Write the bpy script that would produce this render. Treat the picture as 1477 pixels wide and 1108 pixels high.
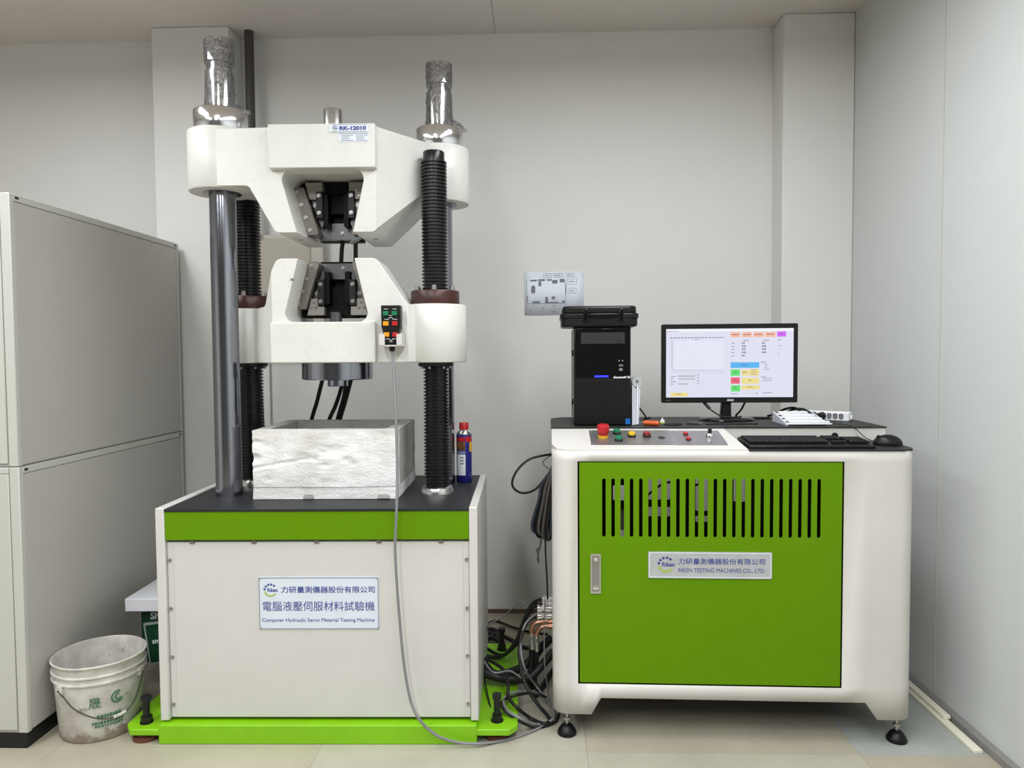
import bpy, bmesh, math, random
from mathutils import Vector, Matrix, noise
R = random.Random(7)
PI = math.pi
for o in list(bpy.data.objects): bpy.data.objects.remove(o)
SC = bpy.context.scene
COL = SC.collection

# ---------------------------------------------------------------- camera
F_PX, CAM_H = 1040.0, 1.33
yaw, pitch, roll = math.atan(34 / F_PX), math.radians(2.4), .0068
FW = Vector((-math.sin(yaw) * math.cos(pitch), math.cos(yaw) * math.cos(pitch), -math.sin(pitch)))
r0 = Vector((math.cos(yaw), math.sin(yaw), 0)); u0 = r0.cross(FW)
RT = r0 * math.cos(roll) - u0 * math.sin(roll); UP = RT.cross(FW)
CP = Vector((0, 0, CAM_H))
cd = bpy.data.cameras.new('camera'); cam = bpy.data.objects.new('camera', cd); COL.objects.link(cam)
cd.sensor_width = 36; cd.lens = F_PX * 36 / 1477; cd.clip_start = .05
m3 = Matrix((RT, UP, -FW)).transposed()
cam.matrix_world = Matrix.Translation(CP) @ m3.to_4x4()
SC.camera = cam
def at(x, y, axis, val):
    """point where the sight line of photo pixel (x, y) meets the plane axis = val"""
    d = FW * F_PX + RT * (x - 738.5) - UP * (y - 554)
    return CP + d * ((val - CP[axis]) / d[axis])

# ---------------------------------------------------------------- light
w = bpy.data.worlds.new('world'); SC.world = w; w.use_nodes = True
w.node_tree.nodes['Background'].inputs[0].default_value = (.9, .95, 1, 1)
w.node_tree.nodes['Background'].inputs[1].default_value = .15
SC.view_settings.view_transform = 'Standard'; SC.view_settings.look = 'None'
SC.view_settings.gamma = 1; SC.view_settings.use_curve_mapping = False
SC.view_settings.exposure = 0.0
LAMP_W = 27.5
LAMPS = [(x, 1.9) for x in (-2.0, .5)] + [(x, y) for x in (-2.35, -.85, .5) for y in (.45, -.95)]
LAMP_Z = 2.78

# ---------------------------------------------------------------- materials
MATS = {}
def mat(name, col, rough=.5, metal=0, var=0, vscale=6, bump=0, bscale=120, col2=None, emit=0, spots=None, coat=0, stretch=None, alpha=None):
    if name in MATS: return MATS[name]
    m = bpy.data.materials.new(name); m.use_nodes = True; MATS[name] = m
    nt = m.node_tree; b = nt.nodes['Principled BSDF']
    b.inputs['Base Color'].default_value = (*col, 1)
    b.inputs['Roughness'].default_value = rough
    b.inputs['Metallic'].default_value = metal
    if coat: b.inputs['Coat Weight'].default_value = coat; b.inputs['Coat Roughness'].default_value = .15
    if emit:
        b.inputs['Emission Color'].default_value = (*col, 1); b.inputs['Emission Strength'].default_value = emit
    tc = nt.nodes.new('ShaderNodeTexCoord'); src = tc.outputs['Object']
    if stretch:
        mp = nt.nodes.new('ShaderNodeMapping'); mp.inputs['Scale'].default_value = stretch
        nt.links.new(src, mp.inputs[0]); src = mp.outputs[0]
    last = None
    if var:
        n = nt.nodes.new('ShaderNodeTexNoise'); n.inputs['Scale'].default_value = vscale; n.inputs['Detail'].default_value = 6
        n.inputs['Roughness'].default_value = .65
        nt.links.new(src, n.inputs['Vector'])
        r = nt.nodes.new('ShaderNodeValToRGB')
        c2 = col2 or tuple(c * (1 - var) for c in col)
        r.color_ramp.elements[0].position = .35; r.color_ramp.elements[1].position = .68
        r.color_ramp.elements[0].color = (*c2, 1); r.color_ramp.elements[1].color = (*col, 1)
        nt.links.new(n.outputs[0], r.inputs[0]); last = r.outputs[0]
    if spots:   # (scale, threshold, colour) : small stains or chips
        sc, th, sc_col = spots
        n2 = nt.nodes.new('ShaderNodeTexNoise'); n2.inputs['Scale'].default_value = sc; n2.inputs['Detail'].default_value = 8
        n2.inputs['Roughness'].default_value = .75
        nt.links.new(src, n2.inputs['Vector'])
        r2 = nt.nodes.new('ShaderNodeValToRGB')
        r2.color_ramp.elements[0].position = th; r2.color_ramp.elements[1].position = min(1, th + .06)
        nt.links.new(n2.outputs[0], r2.inputs[0])
        mx = nt.nodes.new('ShaderNodeMix'); mx.data_type = 'RGBA'
        nt.links.new(r2.outputs[0], mx.inputs['Factor'])
        if last is not None: nt.links.new(last, mx.inputs['A'])
        else: mx.inputs['A'].default_value = (*col, 1)
        mx.inputs['B'].default_value = (*sc_col, 1)
        last = mx.outputs['Result']
    if last is not None: nt.links.new(last, b.inputs['Base Color'])
    if bump:
        n3 = nt.nodes.new('ShaderNodeTexNoise'); n3.inputs['Scale'].default_value = bscale; n3.inputs['Detail'].default_value = 4
        nt.links.new(src, n3.inputs['Vector'])
        bp = nt.nodes.new('ShaderNodeBump'); bp.inputs['Strength'].default_value = bump; bp.inputs['Distance'].default_value = .004
        nt.links.new(n3.outputs[0], bp.inputs['Height']); nt.links.new(bp.outputs[0], b.inputs['Normal'])
    return m

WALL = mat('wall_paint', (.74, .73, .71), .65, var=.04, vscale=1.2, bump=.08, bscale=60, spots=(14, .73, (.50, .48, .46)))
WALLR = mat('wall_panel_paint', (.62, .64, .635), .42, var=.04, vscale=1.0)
CEIL = mat('ceiling_paint', (.70, .645, .605), .8, var=.04, vscale=1.5)
FLOORS = [mat('floor_tile_%s' % n, c, .42, var=.16, vscale=3.2, spots=(9, .66, (.33, .29, .22)), bump=.05, bscale=20)
          for n, c in (('warm', (.44, .40, .31)), ('pale', (.46, .43, .35)), ('grey', (.40, .42, .39)))]
JOINT = mat('floor_joint', (.33, .30, .24), .8)
MWHITE = mat('cast_white_paint', (.68, .675, .64), .38, var=.06, vscale=9, bump=.25, bscale=45, spots=(16, .66, (.56, .54, .48)))
PWHITE = mat('panel_white_paint', (.60, .585, .56), .36, var=.05, vscale=5, spots=(12, .68, (.52, .495, .45)))
CWHITE = mat('console_white_paint', (.64, .615, .585), .38, var=.08, vscale=3.5, spots=(8, .66, (.55, .515, .475)))
GREEN = mat('lime_green_paint', (.11, .25, .0), .45, var=.05, vscale=5)
GREEN.node_tree.nodes['Principled BSDF'].inputs['Specular IOR Level'].default_value = .15
GREENB = mat('worn_green_paint', (.22, .52, .003), .42, var=.1, vscale=7, spots=(13, .67, (.07, .14, .02)))
DARKTOP = mat('charcoal_rubber_top', (.020, .021, .024), .5, var=.25, vscale=12, bump=.1, bscale=200)
BLACKTOP = mat('black_laminate', (.024, .022, .022), .5, var=.3, vscale=9)
CHROME = mat('chromed_steel', (.80, .80, .82), .14, 1, bump=.08, bscale=5, stretch=(30, 30, .2))
COLUMN = mat('polished_column_steel', (.30, .31, .35), .14, 1, bump=.10, bscale=5, stretch=(34, 34, .15))
STEEL = mat('turned_steel', (.62, .62, .62), .22, 1)
DSTEEL = mat('dark_steel', (.16, .16, .17), .3, .9)
BOLT = mat('bolt_steel', (.42, .40, .38), .3, 1)
SCREW = mat('black_oxide_thread', (.006, .006, .006), .3)
BLACK = mat('black_oxide', (.010, .010, .011), .4)
VOID = mat('recess_shade_black', (.002, .002, .002), .5)  # shade inside the grips and the console put into a near-black colour
GRIPS = mat('brown_grey_steel', (.20, .18, .16), .42, .55, var=.1, vscale=30)
WEDGE = mat('ground_steel', (.33, .31, .28), .4, .55)
BRONZE = mat('brown_bronze_nut', (.060, .018, .013), .38, .15, var=.4, vscale=20)
RUST = mat('rusty_pad', (.12, .035, .02), .8)
CABINET = mat('office_grey_paint', (.45, .435, .405), .42, bump=.03, bscale=400)
CABEDGE = mat('office_pale_paint', (.50, .50, .46), .45)
BLKPL = mat('black_plastic', (.005, .005, .0055), .38)
GLOSSB = mat('gloss_black_plastic', (.003, .003, .0035), .12)
KEYS = mat('key_black', (.010, .010, .011), .45)
GREYC = mat('grey_cable_sheath', (.20, .20, .21), .45)
BLKC = mat('black_hose_rubber', (.012, .012, .012), .45)
BRUSH = mat('brushed_steel_plate', (.36, .35, .35), .36, .8, var=.08, vscale=3, stretch=(1, 40, 1))
SIGNW = mat('plate_pale_blue_white', (.66, .71, .80), .35, var=.05, vscale=20)
SIGNS = mat('plate_silver', (.60, .62, .66), .3, .5, var=.15, vscale=25)
NAVY = mat('navy_print', (.025, .045, .25), .5)
LIME = mat('lime_print', (.32, .48, .04), .5)
PAPER = mat('white_paper', (.76, .81, .90), .7)
INK = mat('grey_ink', (.19, .20, .22), .7)
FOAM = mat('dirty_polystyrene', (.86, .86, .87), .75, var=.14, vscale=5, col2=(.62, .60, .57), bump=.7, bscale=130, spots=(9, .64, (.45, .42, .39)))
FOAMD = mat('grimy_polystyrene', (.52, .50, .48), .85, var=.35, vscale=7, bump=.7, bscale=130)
CLEANF = mat('white_polystyrene', (.72, .73, .78), .7, bump=.4, bscale=60)
BUCKET = mat('cement_stained_plastic', (.68, .67, .62), .5, var=.3, vscale=10, col2=(.42, .39, .36), spots=(13, .585, (.27, .23, .19)), bump=.25, bscale=40)
BGREEN = mat('faded_green_print', (.03, .15, .08), .6)
RED = mat('red_plastic', (.45, .012, .014), .3)
GRN = mat('green_plastic', (.010, .17, .08), .3)
YEL = mat('yellow_plastic', (.75, .42, .01), .3)
AMB = mat('amber_plastic', (.80, .30, .01), .3)
DRED = mat('dark_red_plastic', (.23, .008, .015), .3)
WPL = mat('white_plastic', (.76, .77, .80), .35)
BEIGE = mat('beige_enamel', (.47, .43, .36), .45)
BEIGEF = mat('beige_enamel_frame', (.56, .52, .46), .45)
PIPE = mat('grey_conduit', (.055, .05, .05), .4)
STRIP = mat('ivory_plastic', (.78, .75, .62), .5)
TRACK = mat('grey_steel_track', (.27, .26, .25), .5, .2)
PRINTB = mat('print_white', (.75, .76, .78), .5)
COPPER = mat('copper_fitting', (.62, .33, .22), .3, 1)
CANB = mat('deep_blue_can', (.015, .018, .20), .3)
SIGNG = mat('dark_green_board', (.006, .045, .022), .4)
ORANGE = mat('orange_plastic', (.62, .10, .015), .35)

for k_, v_ in ((BLKPL, .3), (VOID, .15), (SCREW, .4), (KEYS, .3), (BLACK, .35), (BLKC, .35), (DARKTOP, .3), (BLACKTOP, .3)): k_.node_tree.nodes['Principled BSDF'].inputs['Specular IOR Level'].default_value = v_
# mud caked round the foot of the bucket
nt = BUCKET.node_tree; bs = nt.nodes['Principled BSDF']; prev = bs.inputs['Base Color'].links[0].from_socket
tc = nt.nodes.new('ShaderNodeTexCoord'); sp = nt.nodes.new('ShaderNodeSeparateXYZ'); nt.links.new(tc.outputs['Object'], sp.inputs[0])
nz = nt.nodes.new('ShaderNodeTexNoise'); nz.inputs['Scale'].default_value = 26; nz.inputs['Detail'].default_value = 8; nt.links.new(tc.outputs['Object'], nz.inputs['Vector'])
mu = nt.nodes.new('ShaderNodeMath'); mu.operation = 'MULTIPLY_ADD'; mu.inputs[1].default_value = -7; mu.inputs[2].default_value = .30; nt.links.new(sp.outputs['Z'], mu.inputs[0])
sm = nt.nodes.new('ShaderNodeMath'); nt.links.new(mu.outputs[0], sm.inputs[0]); nt.links.new(nz.outputs[0], sm.inputs[1])
rp = nt.nodes.new('ShaderNodeValToRGB'); rp.color_ramp.elements[0].position = .52; rp.color_ramp.elements[1].position = .72; nt.links.new(sm.outputs[0], rp.inputs[0])
mx = nt.nodes.new('ShaderNodeMix'); mx.data_type = 'RGBA'; nt.links.new(rp.outputs[0], mx.inputs['Factor']); nt.links.new(prev, mx.inputs['A']); mx.inputs['B'].default_value = (.30, .25, .20, 1)
nt.links.new(mx.outputs['Result'], bs.inputs['Base Color'])
film = bpy.data.materials.new('clear_wrap'); film.use_nodes = True
nt = film.node_tree; nt.nodes.clear()
out = nt.nodes.new('ShaderNodeOutputMaterial'); mix = nt.nodes.new('ShaderNodeMixShader')
tr = nt.nodes.new('ShaderNodeBsdfTransparent'); gl = nt.nodes.new('ShaderNodeBsdfGlossy'); gl.inputs['Roughness'].default_value = .16
fr = nt.nodes.new('ShaderNodeFresnel'); fr.inputs[0].default_value = 1.6
ad = nt.nodes.new('ShaderNodeMath'); ad.operation = 'ADD'; ad.inputs[1].default_value = .04
n = nt.nodes.new('ShaderNodeTexNoise'); n.inputs['Scale'].default_value = 60; n.inputs['Distortion'].default_value = 2.5
tcw = nt.nodes.new('ShaderNodeTexCoord'); nt.links.new(tcw.outputs['Object'], n.inputs['Vector'])
bp = nt.nodes.new('ShaderNodeBump'); bp.inputs['Strength'].default_value = 1; bp.inputs['Distance'].default_value = .01
nt.links.new(n.outputs[0], bp.inputs['Height']); nt.links.new(bp.outputs[0], gl.inputs['Normal']); nt.links.new(bp.outputs[0], fr.inputs['Normal'])
nt.links.new(fr.outputs[0], ad.inputs[0]); nt.links.new(ad.outputs[0], mix.inputs[0])
nt.links.new(tr.outputs[0], mix.inputs[1]); nt.links.new(gl.outputs[0], mix.inputs[2]); nt.links.new(mix.outputs[0], out.inputs[0])

# ---------------------------------------------------------------- helpers
def tag(o, label=None, cat=None, group=None, kind=None):
    if label: o['label'] = label
    if cat: o['category'] = cat
    if group: o['group'] = group
    if kind: o['kind'] = kind
    return o
def thing(name, label, cat, loc=(0, 0, 0), rz=0, group=None):
    o = bpy.data.objects.new(name, None); COL.objects.link(o)
    o.location = loc; o.rotation_euler = (0, 0, rz); o.empty_display_size = .05
    return tag(o, label, cat, group)
def obj(name, bm, m, parent=None, smooth=False, bevel=0, seg=2, loc=None, rot=None, angle=35):
    if not isinstance(bm, bpy.types.Mesh):
        bmesh.ops.recalc_face_normals(bm, faces=bm.faces)
        me = bpy.data.meshes.new(name); bm.to_mesh(me); bm.free()
    else: me = bm
    ms = m if isinstance(m, (list, tuple)) else [m]
    me.materials.clear()
    for k in ms: me.materials.append(k)
    o = bpy.data.objects.new(name, me); COL.objects.link(o)
    if parent: o.parent = parent
    if loc: o.location = loc
    if rot: o.rotation_euler = rot
    if bevel:
        b = o.modifiers.new('bevel', 'BEVEL'); b.width = bevel; b.segments = seg; b.limit_method = 'ANGLE'; b.angle_limit = math.radians(angle)
        smooth = True
    if smooth:
        for p in me.polygons: p.use_smooth = True
        me.set_sharp_from_angle(angle=math.radians(angle if bevel or angle < 35 else max(angle, 52)))
    return o
def copy_tree(o, parent=None):
    c = o.copy(); COL.objects.link(c); c.parent = parent
    for ch in list(o.children): copy_tree(ch, c)
    return c
def B(): return bmesh.new()
def box(bm, x0, x1, y0, y1, z0, z1, mi=0, M=None):
    v = [bm.verts.new((x, y, z)) for x in (x0, x1) for y in (y0, y1) for z in (z0, z1)]
    for f in ((0, 1, 3, 2), (4, 6, 7, 5), (0, 4, 5, 1), (2, 3, 7, 6), (0, 2, 6, 4), (1, 5, 7, 3)):
        fa = bm.faces.new([v[i] for i in f]); fa.material_index = mi
    if M is not None:
        for q in v: q.co = M @ q.co
    return v
def prism(bm, poly, axis, a, b, mi=0):
    """poly: 2-D outline in the other two axes, extruded a..b along axis"""
    def P(p, t):
        q = list(p); q.insert(axis, t); return bm.verts.new(q)
    A = [P(p, a) for p in poly]; Bv = [P(p, b) for p in poly]
    n = len(poly)
    fs = [bm.faces.new(A), bm.faces.new(Bv[::-1])]
    for i in range(n): fs.append(bm.faces.new((A[i], Bv[i], Bv[(i + 1) % n], A[(i + 1) % n])))
    for f in fs: f.material_index = mi
    return A + Bv
def frame(d):
    d = d.normalized(); a = Vector((0, 0, 1)) if abs(d.z) < .9 else Vector((1, 0, 0))
    x = d.cross(a).normalized(); return x, d.cross(x).normalized()
def cyl(bm, p0, p1, r, seg=20, r2=None, mi=0, ph=0):
    p0, p1 = Vector(p0), Vector(p1); x, y = frame(p1 - p0); r2 = r if r2 is None else r2
    A = []; C = []
    for i in range(seg):
        t = 2 * PI * i / seg + ph; d = x * math.cos(t) + y * math.sin(t)
        A.append(bm.verts.new(p0 + d * r)); C.append(bm.verts.new(p1 + d * r2))
    for i in range(seg): bm.faces.new((A[i], A[(i + 1) % seg], C[(i + 1) % seg], C[i])).material_index = mi
    bm.faces.new(A[::-1]).material_index = mi; bm.faces.new(C).material_index = mi
def lathe(bm, prof, c=(0, 0, 0), seg=32, mi=0, close=True):
    rings = []
    for r, z in prof:
        rings.append([bm.verts.new((c[0] + r * math.cos(2 * PI * i / seg), c[1] + r * math.sin(2 * PI * i / seg), c[2] + z)) for i in range(seg)])
    for a, b in zip(rings, rings[1:]):
        for i in range(seg): bm.faces.new((a[i], a[(i + 1) % seg], b[(i + 1) % seg], b[i])).material_index = mi
    if close:
        bm.faces.new(rings[0][::-1]).material_index = mi; bm.faces.new(rings[-1]).material_index = mi
    return rings
def smoothpts(pts, k=8):
    P = [Vector(p) for p in pts]; P = [P[0] * 2 - P[1]] + P + [P[-1] * 2 - P[-2]]; out = []
    for i in range(1, len(P) - 2):
        a, b, c, d = P[i - 1:i + 3]
        for j in range(k):
            t = j / k
            out.append(.5 * ((2 * b) + (c - a) * t + (2 * a - 5 * b + 4 * c - d) * t * t + (3 * b - a - 3 * c + d) * t ** 3))
    out.append(P[-2]); return out
def tube(bm, pts, r, seg=8, k=8, mi=0):
    pts = smoothpts(pts, k) if k > 1 else [Vector(p) for p in pts]
    x, y = frame(pts[1] - pts[0]); prev = None; first = None
    for i, p in enumerate(pts):
        d = (pts[min(i + 1, len(pts) - 1)] - pts[max(i - 1, 0)]).normalized()
        x = (x - d * x.dot(d)).normalized(); y = d.cross(x)
        ring = [bm.verts.new(p + (x * math.cos(2 * PI * j / seg) + y * math.sin(2 * PI * j / seg)) * r) for j in range(seg)]
        if prev:
            for j in range(seg): bm.faces.new((prev[j], prev[(j + 1) % seg], ring[(j + 1) % seg], ring[j])).material_index = mi
        else: first = ring
        prev = ring
    bm.faces.new(first[::-1]).material_index = mi; bm.faces.new(prev).material_index = mi
def rrect(x0, x1, y0, y1, r, n=5):
    pts = []
    for cx, cy, a0 in ((x1 - r, y1 - r, 0), (x0 + r, y1 - r, 90), (x0 + r, y0 + r, 180), (x1 - r, y0 + r, 270)):
        for i in range(n + 1):
            a = math.radians(a0 + 90 * i / n); pts.append((cx + r * math.cos(a), cy + r * math.sin(a)))
    return pts
def curve_mesh(cu):
    o = bpy.data.objects.new('tmp', cu); COL.objects.link(o)
    dg = bpy.context.evaluated_depsgraph_get(); dg.update()
    me = bpy.data.meshes.new_from_object(o.evaluated_get(dg)); bpy.data.objects.remove(o); bpy.data.curves.remove(cu)
    return me
def plate(outer, holes, t):
    """flat plate with real holes, outline in (x, z), thickness t centred on y = 0"""
    cu = bpy.data.curves.new('p', 'CURVE'); cu.dimensions = '2D'; cu.fill_mode = 'BOTH'; cu.extrude = t / 2
    for poly in [outer] + list(holes):
        s = cu.splines.new('POLY'); s.points.add(len(poly) - 1); s.use_cyclic_u = True
        for i, p in enumerate(poly): s.points[i].co = (p[0], p[1], 0, 1)
    me = curve_mesh(cu); me.transform(Matrix.Rotation(PI / 2, 4, 'X')); return me
def text(s, size, x=0, z=0, y=0, align='LEFT', bold=0, width=None, sx=1, shear=0):
    cu = bpy.data.curves.new('t', 'FONT'); cu.body = s; cu.size = size; cu.extrude = .0003; cu.offset = bold
    cu.align_x = align; cu.resolution_u = 3; cu.shear = shear
    me = curve_mesh(cu)
    if width:
        xs = [v.co.x for v in me.vertices]; sx = width / (max(xs) - min(xs))
    me.transform(Matrix.Translation((x, y, z)) @ Matrix.Rotation(PI / 2, 4, 'X') @ Matrix.Diagonal((sx, 1, 1, 1)))
    return me
def join(meshes):
    bm = B()
    for me in meshes: bm.from_mesh(me); bpy.data.meshes.remove(me)
    return bm
def struct(name, bm, m, parent=None, **k):
    o = obj(name, bm, m, parent, **k); o['kind'] = 'structure'; return o
def rings(bm, cx, cz, r0, r1, a0, a1, y, n=10, t=.0006):
    """arc band in the x-z plane"""
    for i in range(n):
        p = []
        for a, r in ((a0 + (a1 - a0) * i / n, r0), (a0 + (a1 - a0) * i / n, r1), (a0 + (a1 - a0) * (i + 1) / n, r1), (a0 + (a1 - a0) * (i + 1) / n, r0)):
            p.append((cx + r * math.cos(math.radians(a)), cz + r * math.sin(math.radians(a))))
        prism(bm, p, 1, y - t, y)

# ================================================================= ROOM
HC = 2.92; XR = 1.51; YB = 3.65; XL = -4.4; YF = -5.0
bm = B(); box(bm, XL, XR, YF, YB, -.12, -.004); floor = struct('floor', bm, JOINT)
XS = [XL, -3.435, -2.535, -1.635, -.735, .165, 1.065, XR]; YS = [YF, -3.04, -2.14, -1.24, -.34, .56, 1.46, 2.36, 3.26, YB]
for i in range(len(XS) - 1):
    for j in range(len(YS) - 1):
        bm = B(); g = .0004
        box(bm, XS[i] + g, XS[i + 1] - g, YS[j] + g, YS[j + 1] - g, -.004, 0)
        k = 2 if (i == 6 and j == 7) else R.choice((0, 0, 0, 1))
        t = obj('floor_tile', bm, FLOORS[k], floor)
bm = B(); box(bm, XL, XR, YF, YB, HC, HC + .1); struct('ceiling', bm, CEIL)
bm = B(); box(bm, XL, XR, YB, YB + .1, 0, HC); struct('wall_back', bm, WALL)
bm = B(); box(bm, XL - .1, XL, YF, YB, 0, HC); struct('wall_left', bm, WALL)
bm = B(); box(bm, XL, XR, YF - .1, YF, 0, HC); struct('wall_front', bm, mat('reflection_dark_wall', (.25, .25, .26), .6))  # unseen wall, darkened so the chrome and columns reflect more contrast
bm = B()
wr = bpy.data.objects.new('wall_right', None)
bpy.data.objects.remove(wr)
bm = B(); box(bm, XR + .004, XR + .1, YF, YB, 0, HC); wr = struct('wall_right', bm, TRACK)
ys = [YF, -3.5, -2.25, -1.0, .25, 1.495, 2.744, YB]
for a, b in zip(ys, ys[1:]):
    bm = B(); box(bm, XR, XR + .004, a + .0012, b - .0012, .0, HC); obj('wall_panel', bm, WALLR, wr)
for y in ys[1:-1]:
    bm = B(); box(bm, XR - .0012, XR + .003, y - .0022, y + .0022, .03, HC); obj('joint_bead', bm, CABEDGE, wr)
bm = B(); box(bm, -1.853, -1.472, 3.5, YB, 0, HC); struct('trim_1', bm, WALL, bevel=.006)
bm = B(); box(bm, 1.177, XR, 3.5, YB, 0, HC); struct('trim_2', bm, WALL, bevel=.006)
bm = B(); box(bm, XR - .028, XR, YF, 3.5, 0, .026); struct('baseboard_right', bm, TRACK)
bm = B(); box(bm, -1.472, 1.177, YB - .006, YB, 0, .02); struct('baseboard_back', bm, mat('dirty_skirting', (.22, .15, .11), .9, var=.5, vscale=8))
bm = B(); box(bm, -.0008 - .19, .0008 - .19, 2.6, YB, HC - .0015, HC); struct('trim_3', bm, TRACK)
# lamps hung under the ceiling, behind the camera's view
lamp0 = None
for i, (lx, ly) in enumerate(LAMPS):
    t = thing('ceiling_lamp', 'white pendant batten lamp under the ceiling, ' + ('nearest the left end of the back wall', 'nearest the right wall, closest to the console', 'far left of the middle row', 'far left of the rear row', 'centre of the middle row', 'centre of the rear row', 'right of the middle row', 'right of the rear row')[i], 'lamp', (lx, ly, LAMP_Z), 0, 'batten lamps under the ceiling')
    bm = B(); box(bm, -.17, .17, -.62, .62, 0, .05); obj('housing', bm, WPL, t, bevel=.006)
    bm = B()
    cyl(bm, (0, 0, .05), (0, 0, HC - LAMP_Z - .001), .012, 8)
    obj('hanger', bm, WPL, t)
    ld = bpy.data.lights.new('lamp_light', 'AREA'); ld.shape = 'RECTANGLE'; ld.size = .3; ld.size_y = 1.2; ld.energy = LAMP_W; ld.color = (.955, .985, 1)
    lo = bpy.data.objects.new('tube_light', ld); COL.objects.link(lo); lo.parent = t; lo.location = (0, 0, -.004)

# wall things behind the machine
t = thing('wall_cabinet', 'beige enamel electrical box on the back wall, mostly hidden behind the testing machine', 'cabinet', (-1.255, YB, 1.33))
bm = B(); box(bm, -.195, .195, -.05, 0, 0, .605); obj('frame', bm, BEIGEF, t, bevel=.004)
bm = B(); box(bm, -.165, .133, -.056, -.048, .03, .585); obj('door', bm, BEIGE, t, bevel=.003)
bm = B(); cyl(bm, (-1.397, 3.565, 1.935), (-1.397, 3.565, HC), .022, 20)
tag(obj('conduit', bm, PIPE, smooth=True), 'dark grey vertical conduit pipe running up to the ceiling beside the left pillar', 'pipe')
bm = B(); box(bm, -1.40, -1.355, YB - .02, YB, .02, 1.33); tag(obj('cable_trunking', bm, WALL, bevel=.003), 'painted cable duct running down the back wall under the beige box', 'duct')
# paper on the wall
t = thing('wall_notice', 'white floor plan sheet taped to the back wall behind the computer tower', 'paper', (.095, YB, 1.633), 0)
t.rotation_euler = (0, -.008, 0)
bm = B()
for i in range(8):
    x0, x1 = -.148 + i * .037, -.148 + (i + 1) * .037
    f = lambda x: -.003 - .0012 * abs(math.sin(x * 25))
    v = [bm.verts.new(p) for p in ((x0, f(x0), -.108), (x1, f(x1), -.108), (x1, f(x1), .108), (x0, f(x0), .108))]
    bm.faces.new(v)
bmesh.ops.remove_doubles(bm, verts=bm.verts, dist=1e-5)
p_ = obj('sheet', bm, PAPER, t, smooth=True); s = p_.modifiers.new('s', 'SOLIDIFY'); s.thickness = .0004
bm = B()
def ln(x0, z0, x1, z1, th=.0012): box(bm, min(x0, x1) - th / 2, max(x0, x1) + th / 2, -.0062, -.0058, min(z0, z1) - th / 2, max(z0, z1) + th / 2)
ln(-.137, -.050, -.137, .072); ln(.058, -.070, .058, .066); ln(-.137, -.050, .058, -.050)
for x0, x1, z0, z1 in ((-.118, -.085, .062, .069), (-.078, -.045, .063, .071), (-.035, -.010, .064, .070), (-.008, .018, .050, .066), (.030, .054, .055, .071),
                       (-.077, -.063, .037, .060), (.058, .062, -.005, .045), (-.138, -.133, -.040, -.012), (-.108, -.072, -.050, -.038), (-.044, -.030, -.045, -.018),
                       (-.012, .006, -.030, -.016), (-.044, .022, -.050, -.043), (.040, .054, -.050, -.038)): box(bm, x0, x1, -.0064, -.006, z0, z1)
for x0, x1, z0, z1 in ((-.052, -.012, .078, .098), (0, .044, .080, .098), (.060, .100, .080, .098), (.068, .114, .044, .070), (.072, .112, .0, .024)):
    ln(x0, z0, x1, z0, .001); ln(x0, z1, x1, z1, .001); ln(x0, z0, x0, z1, .001); ln(x1, z0, x1, z1, .001); ln(x0 + .008, (z0 + z1) / 2, x1 - .012, (z0 + z1) / 2, .002)
prism(bm, rrect(-.114, -.094, .001, .040, .0095), 1, -.0064, -.006)
for i in range(16):
    x = -.12 + .012 * R.randint(0, 10); z = -.062 - .01 * R.randint(0, 3); ln(x, z, x + .007, z, .0015)
obj('printed_plan', bm, INK, t)

# ================================================================= OFFICE CABINETS (left)
def office_cabinet(z0, h, label, plinth):
    t = thing('office_cabinet', label, 'cabinet', (-1.73, 2.34, z0))
    D = 1.125; Wd = .9
    b0 = .055 if plinth else 0
    bm = B(); box(bm, -Wd, -.003, .004, D - .004, b0, h); obj('body', bm, CABINET, t)
    bm = B(); box(bm, -.004, .0015, .022, D - .022, b0 + .004, h - .026); obj('side_panel', bm, CABINET, t, bevel=.0015)
    bm = B(); box(bm, -.03, .0035, -.001, .020, b0, h); obj('corner_post', bm, CABEDGE, t, bevel=.003)
    bm = B(); box(bm, -.03, .0035, D - .018, D, b0, h); obj('corner_post', bm, CABEDGE, t, bevel=.003)
    bm = B(); box(bm, -.02, .0035, .02, D - .018, h - .024, h); obj('top_rail', bm, CABEDGE, t, bevel=.002)
    bm = B(); box(bm, -Wd + .02, -.032, -.003, .006, b0 + .01, h - .024); obj('front_panel', bm, CABEDGE, t, bevel=.002)
    bm = B(); box(bm, -Wd + .02, -.032, -.001, .006, h - .022, h - .002); obj('front_rail', bm, CABEDGE, t, bevel=.002)
    for y in (.026, D - .040):
        bm = B(); box(bm, .003, .0042, y, y + .016, h - .016, h - .008); obj('slot', bm, BLACK, t)
    if plinth:
        bm = B(); box(bm, -Wd, -.005, .004, D - .004, 0, .054); obj('plinth', bm, BLACK, t)
office_cabinet(0, .962, 'lower grey steel office cabinet standing on a black plinth left of the bucket', True)
office_cabinet(.964, .908, 'upper grey steel office cabinet stacked on another at the left', False)

# ================================================================= TESTING MACHINE
MX, MY, MA = -.752, 2.387, .0185
m = thing('testing_machine', 'large white and lime green hydraulic testing machine with steel columns and black lead screws', 'machine', (MX, MY, 0), MA)
cM, sM = math.cos(MA), math.sin(MA)
def mw(x, y, z): return Vector((MX + cM * x - sM * y, MY + sM * x + cM * y, z))
def mat_px(x, y, ly):
    """pixel to machine-local point on local plane y = ly"""
    d = FW * F_PX + RT * (x - 738.5) - UP * (y - 554)
    dl = Vector((cM * d.x + sM * d.y, -sM * d.x + cM * d.y, d.z)); q = CP - Vector((MX, MY, 0))
    c = Vector((cM * q.x + sM * q.y, -sM * q.x + cM * q.y, q.z))
    return c + dl * ((ly - c.y) / dl.y)
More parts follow.
